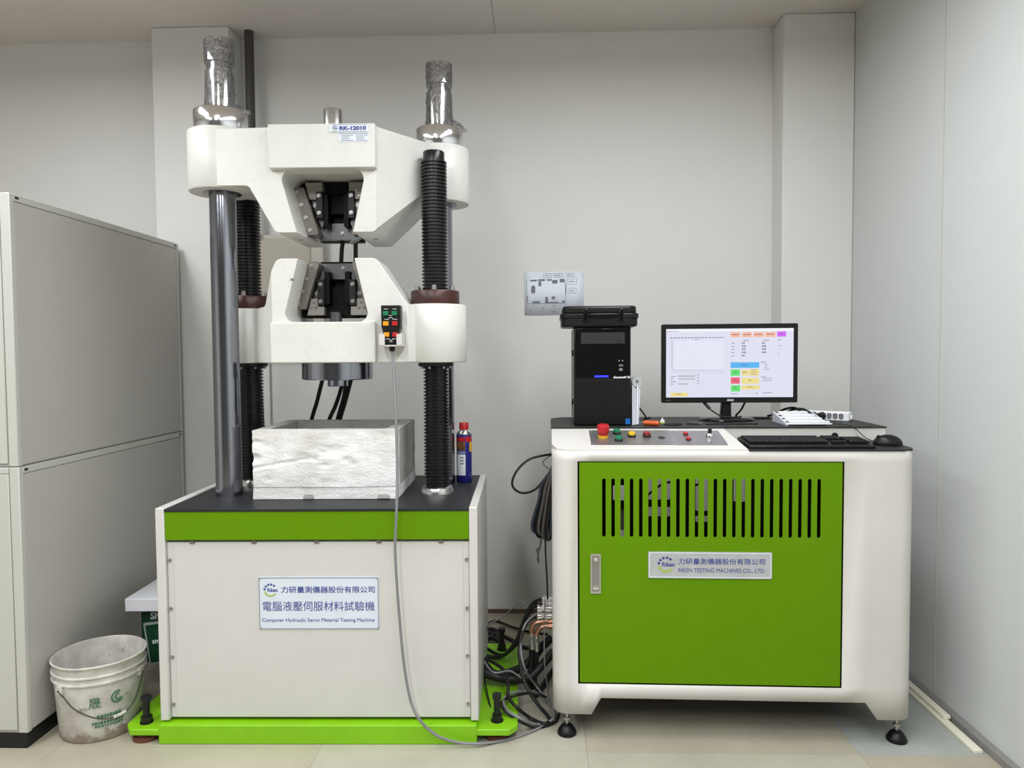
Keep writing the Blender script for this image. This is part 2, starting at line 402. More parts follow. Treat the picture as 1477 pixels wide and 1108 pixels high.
# base
ear = [(-.545, .0), (-.645, .0), (-.675, .040), (-.675, .66), (-.64, .70), (-.545, .70)]
bm = B(); prism(bm, ear, 2, .030, .052); box(bm, -.545, .545, .012, .70, .02, .048)
prism(bm, [(.545, 0), (.655, 0), (.685, .035), (.685, .70), (.65, .735), (.545, .735)], 2, .030, .052)
obj('base_plate', bm, GREENB, m, bevel=.003)
bm = B(); box(bm, -.546, .546, 0, .69, 0, .066); obj('base_skirt', bm, GREENB, m, bevel=.003)
bm = B(); cyl(bm, (-.60, .30, .0522), (-.60, .30, .0528), .020, 24); obj('plate_hole', bm, BLACK, m)
for x, y in ((-.612, .050), (.613, .062), (.613, .665), (-.62, .64)):
    bm = B(); cyl(bm, (x, y, 0), (x, y, .016), .045, 20); cyl(bm, (x, y, .016), (x, y, .030), .035, 20); obj('foot_pad', bm, RUST, m)
    bm = B(); cyl(bm, (x, y, .052), (x, y, .055), .022, 20); cyl(bm, (x, y, .055), (x, y, .076), .019, 6); cyl(bm, (x, y, .076), (x, y, .132), .0115, 14); cyl(bm, (x, y, .132), (x, y, .147), .0175, 6)
    obj('anchor_bolt', bm, BLACK, m)
for s in (0, 1):
    x0, x1 = ((-.548, -.517), (.524, .552))[s]
    bm = B(); box(bm, x0, x1, .020, .69, .072, .812); obj('side_panel', bm, PWHITE, m, bevel=.004)
bm = B(); box(bm, -.516, .523, .034, .05, .078, .692); box(bm, -.516, .523, .05, .66, .078, .70)
obj('front_panel', bm, PWHITE, m, bevel=.002)
for s in (-1, 1):
    bm = B(); box(bm, -.497 if s < 0 else .500, -.494 if s < 0 else .503, .0325, .035, .085, .688); obj('panel_fold', bm, PWHITE, m)
bm = B(); box(bm, -.516, .523, .022, .06, .701, .803); obj('green_band', bm, GREEN, m, bevel=.0015)
bm = B(); box(bm, -.516, .523, .019, .688, .799, .808); obj('table_top', bm, DARKTOP, m, bevel=.001)
for x, zs in ((-.507, (.629, .46, .291, .124)), (.514, (.629, .460, .294, .126))):
    for z in zs:
        bm = B(); cyl(bm, (x, .034, z), (x, .031, z), .0062, 14); cyl(bm, (x, .031, z), (x, .027, z), .0042, 10); obj('panel_screw', bm, BOLT, m, smooth=True)
for x in (-.427, -.214, .001, .215, .427):
    bm = B(); box(bm, x - .008, x + .008, .029, .036, .687, .698); obj('clip', bm, GRIPS, m)
# columns
def column(cx, cy):
    bm = B(); lathe(bm, [(.047, .808), (.047, 1.93)], (cx, cy, 0), 48); obj('column', bm, COLUMN, m, smooth=True)
    bm = B(); lathe(bm, [(.067, 1.926), (.067, 1.9242)], (cx, cy, 0), 40); obj('column_seal', bm, DSTEEL, m, smooth=True)
    bm = B(); lathe(bm, [(.092, 2.141), (.094, 2.144), (.094, 2.216), (.091, 2.219), (.046, 2.219), (.046, 2.36), (.038, 2.365), (.038, 2.392), (.048, 2.396), (.048, 2.474), (.046, 2.477)], (cx, cy, 0), 48)
    st = obj('column_end', bm, CHROME, m, smooth=True)
    bm = B(); prof = [(.075, 2.220), (.056, 2.232), (.051, 2.26), (.050, 2.30), (.0495, 2.34), (.0485, 2.36), (.0415, 2.378), (.050, 2.396), (.051, 2.43), (.0505, 2.476), (.030, 2.4795)]
    P2 = []
    for (r1, z1), (r2, z2) in zip(prof, prof[1:]):
        for k in range(4): P2.append((r1 + (r2 - r1) * k / 4, z1 + (z2 - z1) * k / 4))
    lathe(bm, P2, (cx, cy, 0), 56, close=False)
    for v in bm.verts:
        d = Vector((v.co.x - cx, v.co.y - cy, 0))
        v.co += d.normalized() * (.0045 * abs(noise.noise(v.co * 55)) + .003 * abs(noise.noise(v.co * 160)))
    obj('plastic_wrap', bm, film, st)
    bm = B()
    for k in range(5):    # loose tail of wrap
        a = [Vector((cx + .05, cy - .02, 2.27 - k * .006)), Vector((cx + .08, cy - .03 + k * .008, 2.245 - k * .005)), Vector((cx + .108, cy - .03 + k * .01, 2.215 + k * .004))]
        for p, q in zip(a, a[1:]):
            bm.faces.new([bm.verts.new(p), bm.verts.new(q), bm.verts.new(q + Vector((.0, .01, -.012))), bm.verts.new(p + Vector((0, .01, -.012)))])
    obj('wrap_tail', bm, film, st)
CL = (-.391, .265); CR = (.385, .505); SR = (.386, .29); SL = (-.381, .48)
column(*CL); column(*CR)
# lead screws
def lead_screw(cx, cy):
    prof = []; z = .836; P = .0128
    while z < 2.035:
        prof += [(.0405, z), (.0405, z + P * .38), (.0475, z + P * .52), (.0475, z + P * .88)]; z += P
    prof += [(.0405, z), (.0395, z), (.0395, 2.072), (.037, 2.076)]
    bm = B(); lathe(bm, prof, (cx, cy, 0), 40); obj('lead_screw', bm, SCREW, m, smooth=True)
    bm = B(); lathe(bm, [(.062, .808), (.062, .818), (.056, .833), (.046, .838)], (cx, cy, 0), 44); obj('screw_flange', bm, STEEL, m, smooth=True, angle=25)
    bm = B(); lathe(bm, [(.089, 1.512), (.090, 1.515), (.090, 1.560), (.087, 1.564)], (cx, cy, 0), 44); nut = obj('flange_nut', bm, BRONZE, m, smooth=True)
    for k in range(6):
        a = math.radians(-90 + 60 * k + 4); x, y = cx + .074 * math.cos(a), cy + .074 * math.sin(a)
        bm = B(); cyl(bm, (x, y, 1.564), (x, y, 1.567), .011, 14); cyl(bm, (x, y, 1.567), (x, y, 1.581), .0085, 14); obj('nut_bolt', bm, BOLT, nut, smooth=True)
    bm = B(); lathe(bm, [(.052, 1.284), (.064, 1.286), (.066, 1.289), (.066, 1.301)], (cx, cy, 0), 36); dc = obj('dust_collar', bm, BLACK, m, smooth=True)
    for k in range(6):
        a = math.radians(-110 + 60 * k); bm = B(); cyl(bm, (cx + .052 * math.cos(a), cy + .052 * math.sin(a), 1.277), (cx + .052 * math.cos(a), cy + .052 * math.sin(a), 1.286), .0055, 10); obj('collar_screw', bm, BOLT, dc)
lead_screw(*SR); lead_screw(*SL)
# crossheads: an outline in x-z, extruded, then bent back towards the bosses
def lerp_tab(tab, x):
    if x <= tab[0][0]: return tab[0][1]
    for (a, fa), (b, fb) in zip(tab, tab[1:]):
        if x <= b: return fa + (fb - fa) * (x - a) / (b - a)
    return tab[-1][1]
def arc(cx, cz, r, a0, a1, n=5): return [(cx + r * math.cos(math.radians(a0 + (a1 - a0) * i / n)), cz + r * math.sin(math.radians(a0 + (a1 - a0) * i / n))) for i in range(n + 1)]
def crosshead(name, poly, front, rear, parent_mat, bevel=.006):
    bm = B(); prism(bm, poly, 1, 0, 1)
    for x in sorted({t[0] for t in front + rear}):
        bmesh.ops.bisect_plane(bm, geom=bm.verts[:] + bm.edges[:] + bm.faces[:], plane_co=(x, 0, 0), plane_no=(1, 0, 0), dist=1e-5)
    for v in bm.verts: v.co.y = lerp_tab(front if v.co.y < .5 else rear, v.co.x)
    return obj(name, bm, parent_mat, m, bevel=bevel)
up = [(-.40, 2.126), (.40, 2.126), (.40, 1.930)] + arc(.345, 1.905, .022, 90, 150, 4) + \
     arc(.182, 1.783, .022, -30, -90, 4) + [(.118, 1.761)] + arc(.118, 1.943, .040, -5, 90, 5) + arc(-.090, 1.943, .040, 90, 185, 5) + \
     [(-.080, 1.761)] + arc(-.142, 1.783, .022, -90, -150, 4) + arc(-.262, 1.905, .022, 30, 90, 4) + [(-.40, 1.930)]
uf = [(-.40, .155), (-.17, .140), (.200, .140), (.345, .33), (.40, .42)]
ur = [(-.40, .36), (-.345, .38), (-.17, .50), (.20, .50), (.345, .60), (.40, .60)]
u = crosshead('upper_crosshead', up, uf, ur, MWHITE)
for c in (CL, CR):
    bm = B(); lathe(bm, [(.113, 1.926), (.116, 1.930), (.116, 2.137), (.112, 2.141)], (*c, 0), 56); obj('boss', bm, MWHITE, u, smooth=True)
bm = B()
v = box(bm, -.166, .205, .112, .19, 1.978, 2.128)
for q in v:
    if q.co.y > .15 and q.co.z < 2: q.co.z -= .004
obj('front_slab', bm, MWHITE, u, bevel=.003)
for x in (-.115, .165):
    bm = B(); box(bm, x - .009, x + .009, .30, .306, 1.7595, 1.762); obj('slot_mark', bm, GRIPS, u)
lo_ = [(-.40, 1.303), (.40, 1.303), (.40, 1.505), (.325, 1.507)] + arc(.315, 1.530, .022, 250, 210, 3) + arc(.178, 1.640, .032, 25, 90, 5) + [(.118, 1.672)] + \
     arc(.128, 1.480, .034, 0, -90, 5) + arc(-.098, 1.480, .034, -90, -180, 5) + [(-.083, 1.672)] + arc(-.138, 1.640, .032, 90, 155, 5) + \
     arc(-.243, 1.530, .022, -30, -90, 3) + [(-.40, 1.507)]
lf = [(-.40, .44), (-.345, .40), (-.178, .152), (.305, .152), (.33, .20), (.40, .20)]
lr = [(-.40, .585), (-.345, .58), (-.17, .50), (.20, .50), (.345, .39), (.40, .36)]
l = crosshead('lower_crosshead', lo_, lf, lr, MWHITE)
for c in (SR, SL):
    bm = B(); lathe(bm, [(.112, 1.3005), (.115, 1.304), (.115, 1.508), (.111, 1.512)], (*c, 0), 56); obj('boss', bm, MWHITE, l, smooth=True)
bm = B(); box(bm, -.178, .193, .128, .20, 1.3025, 1.4465); obj('front_slab', bm, MWHITE, l, bevel=.004)
bm = B(); cyl(bm, (-.104, .158, 1.598), (-.104, .146, 1.598), .0045, 10); obj('grease_nipple', bm, BOLT, l)
# grips
def cap_screw(x, y, z, r, p, mt=BOLT):
    bm = B(); cyl(bm, (x, y + .001, z), (x, y - .0015, z), r * 1.3, 16, mi=1); cyl(bm, (x, y - .0015, z), (x, y - .006, z), r, 16, mi=0); cyl(bm, (x, y - .006, z), (x, y - .0064, z), r * .5, 6, mi=1)
    return obj('grip_screw', bm, [mt, BLACK], p, smooth=True)
def grips(zm, s, parent):
    """s=+1: upper pair opening downwards at z = zm; s=-1 the lower pair mirrored"""
    Z = lambda d: zm + s * d
    bm = B(); prism(bm, [(-.092, Z(.19)), (.130, Z(.19)), (.100, Z(.0)), (-.063, Z(.0))], 1, .375, .42); obj('rear_plate', bm, VOID, parent)
    bm = B(); box(bm, -.125, .155, .33, .40, min(Z(.17), Z(.215)), max(Z(.17), Z(.215))); box(bm, -.06, .09, .34, .40, min(Z(.215), Z(.1)), max(Z(.215), Z(.1))); obj('grip_carrier', bm, VOID, parent)  # dark blocks deep in the recess, its shade put into their colour
    for k in (-1, 1):
        cx = lambda x: .018 + k * x
        bm = B(); prism(bm, [(cx(.150), Z(.186)), (cx(.113), Z(.186)), (cx(.060), Z(.020)), (cx(.068), Z(.010)), (cx(.100), Z(.010)), (cx(.152), Z(.172))], 1, .278, .36)
        ck = obj('cheek_plate', bm, GRIPS, parent, bevel=.0015)
        for q in range(4):
            cap_screw(cx(.138 - .0157 * q * 1.0), .278, Z(.168 - .0465 * q), .0062, ck)
        bm = B(); prism(bm, [(cx(.114), Z(.208)), (cx(.050), Z(.208)), (cx(.050), Z(.175)), (cx(.072), Z(.175)), (cx(.072), Z(.146)), (cx(.098), Z(.146))], 1, .298, .36)
        wd = obj('wedge_block', bm, WEDGE, parent, bevel=.001)
        for x, z in ((.099, .178), (.079, .178), (.088, .158)): cap_screw(cx(x), .298, Z(z), .0042, wd)
        bm = B(); prism(bm, [(cx(.094), Z(.146)), (cx(.066), Z(.146)), (cx(.050), Z(.06)), (cx(.058), Z(.04))], 1, .315, .36); obj('side_wedge', bm, DSTEEL, parent)
        cap_screw(cx(.080), .315, Z(.126), .0075, parent)
        bm = B(); box(bm, min(cx(.071), cx(.047)), max(cx(.071), cx(.047)), .288, .36, min(Z(.172), Z(.075)), max(Z(.172), Z(.075))); jw = obj('jaw', bm, BLACK, parent, bevel=.001)
        for z in (.157, .094): cap_screw(cx(.060), .288, Z(z), .0062, jw)
        bm = B(); box(bm, min(cx(.047), cx(.030)), max(cx(.047), cx(.030)), .30, .38, min(Z(.165), Z(.045)), max(Z(.165), Z(.045)))
        for q in range(14): box(bm, min(cx(.031), cx(.028)), max(cx(.031), cx(.028)), .302, .378, min(Z(.05 + q * .008), Z(.054 + q * .008)), max(Z(.05 + q * .008), Z(.054 + q * .008)))
        obj('jaw_face', bm, VOID, parent)
    bm = B(); prism(bm, [(-.045, Z(.065)), (.075, Z(.065)), (.090, Z(.002)), (-.060, Z(.002))] if s > 0 else [(-.06, Z(.01)), (.09, Z(.01)), (.07, Z(.07)), (-.04, Z(.07))], 1, .345, .37); gp = obj('guide_plate', bm, DSTEEL, parent, bevel=.001)
    cap_screw(.030, .345, Z(.028), .0055, gp)
grips(1.763, 1, u); grips(1.672 + .015, -1, l)
for k, zz in ((-1, 1.757), (1, 1.757)):
    bm = B(); M4 = Matrix.Translation((.018 + k * .085, .27, zz)) @ Matrix.Rotation(k * -.5, 4, 'Y'); box(bm, -.03, .012, -.006, .03, -.002, .003, M=M4); obj('spring_clip', bm, DSTEEL, u)
bm = B(); cyl(bm, (.012, .30, 1.45), (.012, .30, 1.49), .022, 24); obj('draw_bar', bm, DSTEEL, l, smooth=True)
# piston under the moving crosshead, stud on top
bm = B(); lathe(bm, [(.048, 1.208), (.050, 1.212), (.050, 1.236), (.128, 1.238), (.131, 1.242), (.131, 1.304)][0:0] + [(.036, 1.212), (.038, 1.215), (.038, 1.238), (.128, 1.2385), (.131, 1.242), (.131, 1.304)], (.012, .31, 0), 56)
obj('load_cylinder', bm, COLUMN, l, smooth=True, angle=25)
bm = B(); lathe(bm, [(.034, 2.12), (.034, 2.236), (.032, 2.240)], (.010, .31, 0), 40); obj('pull_rod', bm, STEEL, m, smooth=True)
# hoses of the machine
def hose(name, pts, r, mt, parent, seg=10, k=8):
    bm = B(); tube(bm, pts, r, seg, k); return obj(name, bm, mt, parent, smooth=True)
P = lambda x, y, ly: mat_px(x, y, ly)
hose('hose', [P(495, 345, .40), P(493, 362, .42), P(492, 385, .43), P(492, 400, .43)], .0085, BLKC, m)
hose('hose', [P(513, 340, .40), P(513, 360, .42), P(513, 380, .43), P(512, 400, .43)], .0085, BLKC, m)
hose('hose', [P(468, 535, .50), P(464, 552, .53), P(457, 580, .57), P(448, 615, .62), P(445, 680, .64)], .0085, BLKC, m)
hose('hose', [P(494, 540, .50), P(492, 560, .53), P(484, 585, .57), P(472, 615, .62), P(460, 680, .64)], .0085, BLKC, m)
hose('hose', [P(508, 535, .50), P(505, 552, .53), P(497, 582, .57), P(488, 615, .62), P(478, 680, .64)], .0095, BLKC, m)
hose('hose', [P(500, 545, .52), P(496, 572, .55), P(488, 600, .60), P(484, 620, .63)], .008, BLKC, m)
hose('sensor_cable', [P(375, 524, .56), P(377, 560, .57), P(379, 590, .575), P(382, 640, .58), P(384, 690, .60)], .0038, BLKC, m)
hose('sensor_cable', [P(656, 470, .70)] and [P(703, 905, .60), P(697, 940, .55), P(700, 985, .30), P(712, 1040, .09)], .003, BLKC, m)
# name plates
def logo(meshes, cx, cz, r, y, p, word=True):
    bm = B()
    for i in range(5):
        a = 168 - i * 29; rings(bm, cx, cz, r * .78, r * 1.08, a - 9, a + 9, y, 2)
    obj('logo_dashes', bm, NAVY, p)
    bm = B(); rings(bm, cx, cz, r * .78, r * 1.0, 190, 325, y, 14); obj('logo_arc', bm, LIME, p)
    if word: obj('logo_word', text('Riken', r * .78, cx - r * .52, cz - r * .22, y, width=r * 1.62, bold=r * .018), NAVY, p)
bm = B(); prism(bm, rrect(-.203, .213, .387, .570, .003), 1, .0315, .0345); pl = obj('nameplate', bm, SIGNW, m); pl['label'] = 'large pale blue nameplate with three lines of navy print'
for x in (-.198, .208):
    for z in (.392, .565):
        bm = B(); cyl(bm, (x, .0315, z), (x, .0300, z), .003, 10); obj('rivet', bm, BOLT, pl)
bm = join([plate(rrect(-.201, .211, .389, .568, .008), [rrect(-.1985, .2085, .3915, .5655, .008)], .0006)]); bm.verts.ensure_lookup_table()
for q in bm.verts: q.co.y += .0312
obj('plate_border', bm, INK, pl)
logo(None, -.161, .524, .022, .0312, pl)
obj('lettering', text('力研量測儀器股份有限公司', .024, -.125, .517, .0312, width=.322, bold=.0002), NAVY, pl)
obj('lettering', text('電腦液壓伺服材料試驗機', .036, -.192, .455, .0312, width=.386, bold=0), NAVY, pl)
obj('lettering', text('Computer Hydraulic Servo Material Testing Machine', .018, -.193, .4145, .0312, width=.388, bold=0), NAVY, pl)
bm = B(); box(bm, .051, .184, .1095, .113, 2.097, 2.125); pl = obj('nameplate', bm, SIGNW, m); pl['label'] = 'small model number plate on the upper crosshead'
bm = B()
for x0, x1, z0, z1 in ((.053, .182, 2.0985, 2.0995), (.053, .182, 2.1225, 2.1235)): box(bm, x0, x1, .1090, .1097, z0, z1)
obj('plate_border', bm, INK, pl)
for x in (.0545, .1805):
    for z in (2.100, 2.122):
        bm = B(); cyl(bm, (x, .1095, z), (x, .1085, z), .0018, 8); obj('rivet', bm, BOLT, pl)
logo(None, .0685, 2.1105, .0085, .1090, pl)
obj('lettering', text('RK-12010', .018, .083, 2.1045, .1090, width=.092, bold=.0008), NAVY, pl)
bm = B(); box(bm, .080, .184, .1108, .112, 2.064, 2.0965); pl = obj('sticker', bm, SIGNW, m)
bm = B()
for x0 in (.084, .135):
    rings(bm, x0 + .003, 2.0925, .002, .003, 0, 300, .1104, 8)
    for k, (a, b_) in enumerate(((.008, .046), (.006, .044), (.006, .032), (.006, .030), (.004, .044))):
        z = 2.0925 - k * .0058; x = x0 + a
        while x < x0 + b_:
            ww = R.uniform(.0015, .005); box(bm, x, x + ww, .1102, .1108, z - .001, z + .001); x += ww + .0014
obj('fine_print', bm, INK, pl)['kind'] = 'stuff'
# pendant bracket
bm = B(); box(bm, .217, .226, .075, .150, 1.362, 1.402); box(bm, .286, .296, .075, .150, 1.362, 1.402); box(bm, .217, .296, .13, .20, 1.362, 1.43); box(bm, .217, .236, .072, .082, 1.362, 1.40); box(bm, .277, .296, .072, .082, 1.362, 1.40); box(bm, .217, .296, .075, .15, 1.358, 1.363)
obj('pendant_bracket', bm, PWHITE, m, bevel=.001)

# ================================================================= PENDANT + CABLE
pd = thing('hand_pendant', 'black hand pendant with green, amber and red buttons hanging in a bracket on the machine', 'controller', mw(.256, .09, 1.37), MA)
bm = B(); prism(bm, [(-.026, -.006), (.024, -.006), (.024, .030), (.033, .055), (.034, .130), (-.034, .130), (-.033, .055), (-.026, .030)], 1, -.004, .038); obj('body', bm, BLKPL, pd, bevel=.003)
for x, z, mt in ((-.017, .102, GRN), (.013, .102, GRN), (-.017, .067, AMB), (.014, .067, RED), (-.015, .029, AMB), (.015, .029, RED)):
    bm = B(); box(bm, x - .0095, x + .0095, -.010, -.003, z - .0075, z + .0075); obj('button', bm, mt, pd, bevel=.0015)
bm = B()
for x, z, a in ((-.004, .0865, .7), (.004, .0865, -.7), (-.005, .0125, -.7), (.005, .0125, .7)):
    M4 = Matrix.Translation((x, -.0045, z)) @ Matrix.Rotation(-a, 4, 'Y'); box(bm, -.006, .006, 0, .0008, -.0007, .0007, M=M4)
for x, z in ((-.017, .117), (.013, .117), (-.016, .0815), (.014, .0815), (-.014, .014), (.014, .014), (0, .095), (0, .005)):
    xx = x - .006
    while xx < x + .006: box(bm, xx, xx + .002, -.0046, -.004, z - .001, z + .001); xx += .003
obj('button_marks', bm, PRINTB, pd)['kind'] = 'stuff'
bm = B(); cyl(bm, (0, .017, -.028), (0, .017, -.005), .009, 16, r2=.012); obj('strain_relief', bm, BLKPL, pd, smooth=True)
inv = (Matrix.Translation(mw(.256, .09, 1.37)) @ Matrix.Rotation(MA, 4, 'Z')).inverted()
pts = [mw(.256, .107, 1.345), P(568, 540, .085), P(571, 600, .05), P(573, 680, .02), P(572, 735, -.012), P(570, 790, -.012), P(573, 850, -.012), P(577, 900, -.012), P(583, 960, -.014), P(592, 1010, -.02)]
pts = [mw(*pts[0])] if False else [pts[0]] + [mw(*p) for p in pts[1:]]
fl = lambda x, y, z=.005: at(x, y, 2, z)
pts += [mw(*P(603, 1035, -.035)), mw(*P(616, 1050, -.03)), mw(*P(634, 1063, -.03)), mw(*P(660, 1071, -.022)), mw(*P(690, 1073, -.018)), fl(722, 1069), fl(752, 1061), fl(782, 1048), fl(797, 1036), fl(797, 1018, .02), fl(775, 1000, .05), fl(745, 998, .075), fl(727, 1008, .075), fl(731, 1024, .072), fl(750, 1036, .062), fl(768, 1044, .02), fl(784, 1044), fl(798, 1036, .02), fl(796, 1020, .03), fl(775, 992, .04), at(757, 965, 1, 2.66), at(751, 930, 1, 2.70), at(757, 902, 1, 2.74), at(770, 888, 1, 2.77), at(782, 882, 1, 2.79)]
bm = B(); tube(bm, [inv @ p for p in pts], .0048, 10, 10); obj('cable', bm, GREYC, pd, smooth=True)

# ================================================================= FOAM BOX + CAN
fb = thing('foam_box', 'worn open white polystyrene box on the dark machine table', 'box', mw(-.005, .39, .808), MA)
bm = B(); nx = 26
X0, X1, Y0, Y1, HZ, TH = -.262, .262, -.215, .205, .252, .048
def shell(bm, x0, x1, y0, y1, z0, z1, n=(20, 14, 10)):
    b2 = B(); bmesh.ops.create_cube(b2, size=1)
    bmesh.ops.subdivide_edges(b2, edges=b2.edges, cuts=11, use_grid_fill=True)
    for q in b2.verts: q.co = Vector((x0 + (q.co.x + .5) * (x1 - x0), y0 + (q.co.y + .5) * (y1 - y0), z0 + (q.co.z + .5) * (z1 - z0)))
    me = bpy.data.meshes.new('x'); b2.to_mesh(me); b2.free(); bm.from_mesh(me); bpy.data.meshes.remove(me)
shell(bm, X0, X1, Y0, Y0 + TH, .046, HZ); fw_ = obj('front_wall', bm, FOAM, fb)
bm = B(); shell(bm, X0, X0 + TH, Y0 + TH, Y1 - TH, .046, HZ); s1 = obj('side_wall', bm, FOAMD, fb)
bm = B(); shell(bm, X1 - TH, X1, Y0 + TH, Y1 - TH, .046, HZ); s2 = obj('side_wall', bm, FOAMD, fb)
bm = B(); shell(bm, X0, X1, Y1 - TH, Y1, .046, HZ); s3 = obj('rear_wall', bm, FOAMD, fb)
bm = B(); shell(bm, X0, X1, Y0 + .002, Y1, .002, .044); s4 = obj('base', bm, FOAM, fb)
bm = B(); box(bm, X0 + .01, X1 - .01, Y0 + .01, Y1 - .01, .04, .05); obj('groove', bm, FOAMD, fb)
DENTS = [(-.075, .155, .030, .006), (-.02, .178, .05, .005), (.04, .175, .045, .006), (.0, .124, .014, .010), (-.035, .145, .014, .008), (.08, .145, .022, .006), (-.26, .15, .03, .022), (-.25, .21, .02, .010), (.1, .13, .02, .005), (-.21, .075, .02, .004), (-.22, .2, .03, .004)]
for o in (fw_, s1, s2, s3, s4):
    for q in o.data.vertices:
        n_ = noise.noise(q.co * 28) * .0018 + noise.noise(q.co * 70) * .0012
        q.co += Vector((n_, n_ * 1.4, n_ if q.co.z > .01 else 0))
sub = fw_.modifiers.new('sub', 'SUBSURF'); sub.subdivision_type = 'SIMPLE'; sub.levels = sub.render_levels = 0
b2 = B(); b2.from_mesh(fw_.data); bmesh.ops.subdivide_edges(b2, edges=[e for e in b2.edges if all(v.co.y < Y0 + .01 for v in e.verts)], cuts=3, use_grid_fill=True)
for q in b2.verts:
    if q.co.y < Y0 + .012:
        for dx, dz, rr, dp in DENTS:
            d2 = ((q.co.x - dx) ** 2 + ((q.co.z - dz) * 1.6) ** 2) / rr ** 2
            if d2 < 1: q.co.y += dp * (1 - d2) * (.6 + .8 * abs(noise.noise(q.co * 60)))
        # long crack running across the face
        zc = .115 + (q.co.x + .26) * .17 if q.co.x < -.02 else .17
        if q.co.x < 0 and abs(q.co.z - zc) < .005: q.co.y += .0035
        q.co.y += .0012 * noise.noise(q.co * 120)
b2.to_mesh(fw_.data); b2.free(); fw_.modifiers.clear()
for o in (fw_, s1, s2, s3, s4):
    for p in o.data.polygons: p.use_smooth = True
    o.data.set_sharp_from_angle(angle=math.radians(50))
for x, ww in ((-.062, .024), (.21, .03)):
    bm = B(); prism(bm, [(x + ww * .8 * math.cos(a), .004 + .018 * math.sin(a) * (1 + .2 * math.sin(3 * a))) for a in [PI * i / 8 for i in range(9)]], 1, Y0 - .0005, Y0 + .004); obj('chip', bm, FOAMD, fb)

can = thing('spray_can', 'blue spray can with a red cap at the rear right of the machine table', 'can', mw(.468, .535, .808), 0)
bm = B(); lathe(bm, [(.029, .0), (.0315, .003), (.0315, .195), (.030, .202)], (0, 0, 0), 40); obj('body', bm, CANB, can, smooth=True)
bm = B(); lathe(bm, [(.0315, .195), (.0325, .199), (.030, .204), (.022, .213), (.019, .216)], (0, 0, 0), 40); obj('shoulder', bm, CHROME, can, smooth=True)
bm = B(); lathe(bm, [(.0195, .206), (.0195, .240), (.0175, .243)], (0, 0, 0), 32); obj('cap', bm, RED, can, smooth=True)
def wrap_patch(a0, a1, z0, z1, r, mt, p, name='label'):
    bm = B(); n = 8
    vs = [[bm.verts.new((r * math.cos(math.radians(a0 + (a1 - a0) * i / n)), r * math.sin(math.radians(a0 + (a1 - a0) * i / n)), z)) for i in range(n + 1)] for z in (z0, z1)]
    for i in range(n): bm.faces.new((vs[0][i], vs[0][i + 1], vs[1][i + 1], vs[1][i]))
    o = obj(name, bm, mt, p, smooth=True); return o
wrap_patch(205, 285, .03, .115, .0318, WPL, can); wrap_patch(205, 285, .118, .128, .0318, mat('label_blue', (.2, .25, .4), .4), can)
wrap_patch(205, 285, .132, .165, .0318, mat('label_photo', (.30, .12, .03), .4, var=.95, vscale=60), can)
wrap_patch(205, 285, .168, .185, .0318, RED, can); wrap_patch(290, 345, .165, .188, .0318, RED, can)
wrap_patch(318, 350, .125, .165, .0319, YEL, can)
for k in range(3): wrap_patch(245, 272, .075 + .012 * k, .081 + .012 * k, .0320, INK, can, 'fine_print')

# ================================================================= BUCKET
bk = thing('bucket', 'stained white plastic bucket with a wire handle between cabinet and machine', 'bucket', (-1.572, 2.50, 0), 0)
bm = B()
prof = [(.0, 0), (.125, 0), (.130, .006), (.143, .205), (.1505, .206), (.151, .211), (.144, .214), (.1445, .229), (.151, .231), (.151, .235), (.146, .238), (.148, .262), (.151, .264), (.152, .270), (.148, .273), (.144, .268), (.139, .20), (.126, .01), (0, .01)]
lathe(bm, prof, (0, 0, 0), 64, close=False)
for q in bm.verts:
    a = math.atan2(q.co.y, q.co.x); q.co.x *= 1 + .012 * math.cos(2 * a) * q.co.z / .27; q.co.z += .0015 * noise.noise(q.co * 12) if q.co.z > .02 else 0
obj('body', bm, BUCKET, bk, smooth=True, angle=50)
def bk_pt(ang, z, off=.001):
    r = .1305 + .013 * (z - .006) / .2 + off; a = math.radians(ang); return Vector((r * math.cos(a), r * math.sin(a), z))
def on_bucket(me_or_bm, ang0, name, mt):
    bm = me_or_bm if isinstance(me_or_bm, bmesh.types.BMesh) else join([me_or_bm])
    for q in bm.verts: q.co = bk_pt(ang0 + math.degrees(q.co.x / .145), q.co.z, .0026 - q.co.y * .3)
    bmesh.ops.remove_doubles(bm, verts=bm.verts, dist=1e-6)
    obj(name, bm, mt, bk)
on_bucket(text('晟', .042, -.020, .128, 0), -66, 'green_lettering', BGREEN)
bm = B(); rings(bm, 0, .150, .017, .022, 60, 330, 0, 14); rings(bm, .003, .150, .008, .013, 80, 330, 0, 12); on_bucket(bm, -37, 'green_emblem', BGREEN)
bm = B()
for r_ in range(3):
    x = -.045 + .008 * r_
    while x < .05:
        ww = R.uniform(.004, .009); hh = (.009, .007, .012)[r_]; z = (.070, .058, .092)[r_]
        box(bm, x, x + ww, -.0005, 0, z - hh / 2, z + hh / 2); box(bm, x, x + .001, -.0005, 0, z - hh / 2 - .001, z + hh / 2)
        x += ww + .003
on_bucket(bm, -52, 'green_fine_print', BGREEN)
A0 = bk_pt(-112, .195, .008)
bm = B(); M4 = Matrix.Translation(A0) @ Matrix.Rotation(math.radians(-112 + 90), 4, 'Z'); box(bm, -.012, .012, -.004, .008, -.016, .014, M=M4); obj('handle_lug', bm, BUCKET, bk, bevel=.002)
bm = B(); A1 = bk_pt(-1, .205, .008); M4 = Matrix.Translation(A1) @ Matrix.Rotation(math.radians(87), 4, 'Z'); box(bm, -.012, .012, -.002, .010, -.016, .014, M=M4); obj('handle_lug', bm, BUCKET, bk, bevel=.002)
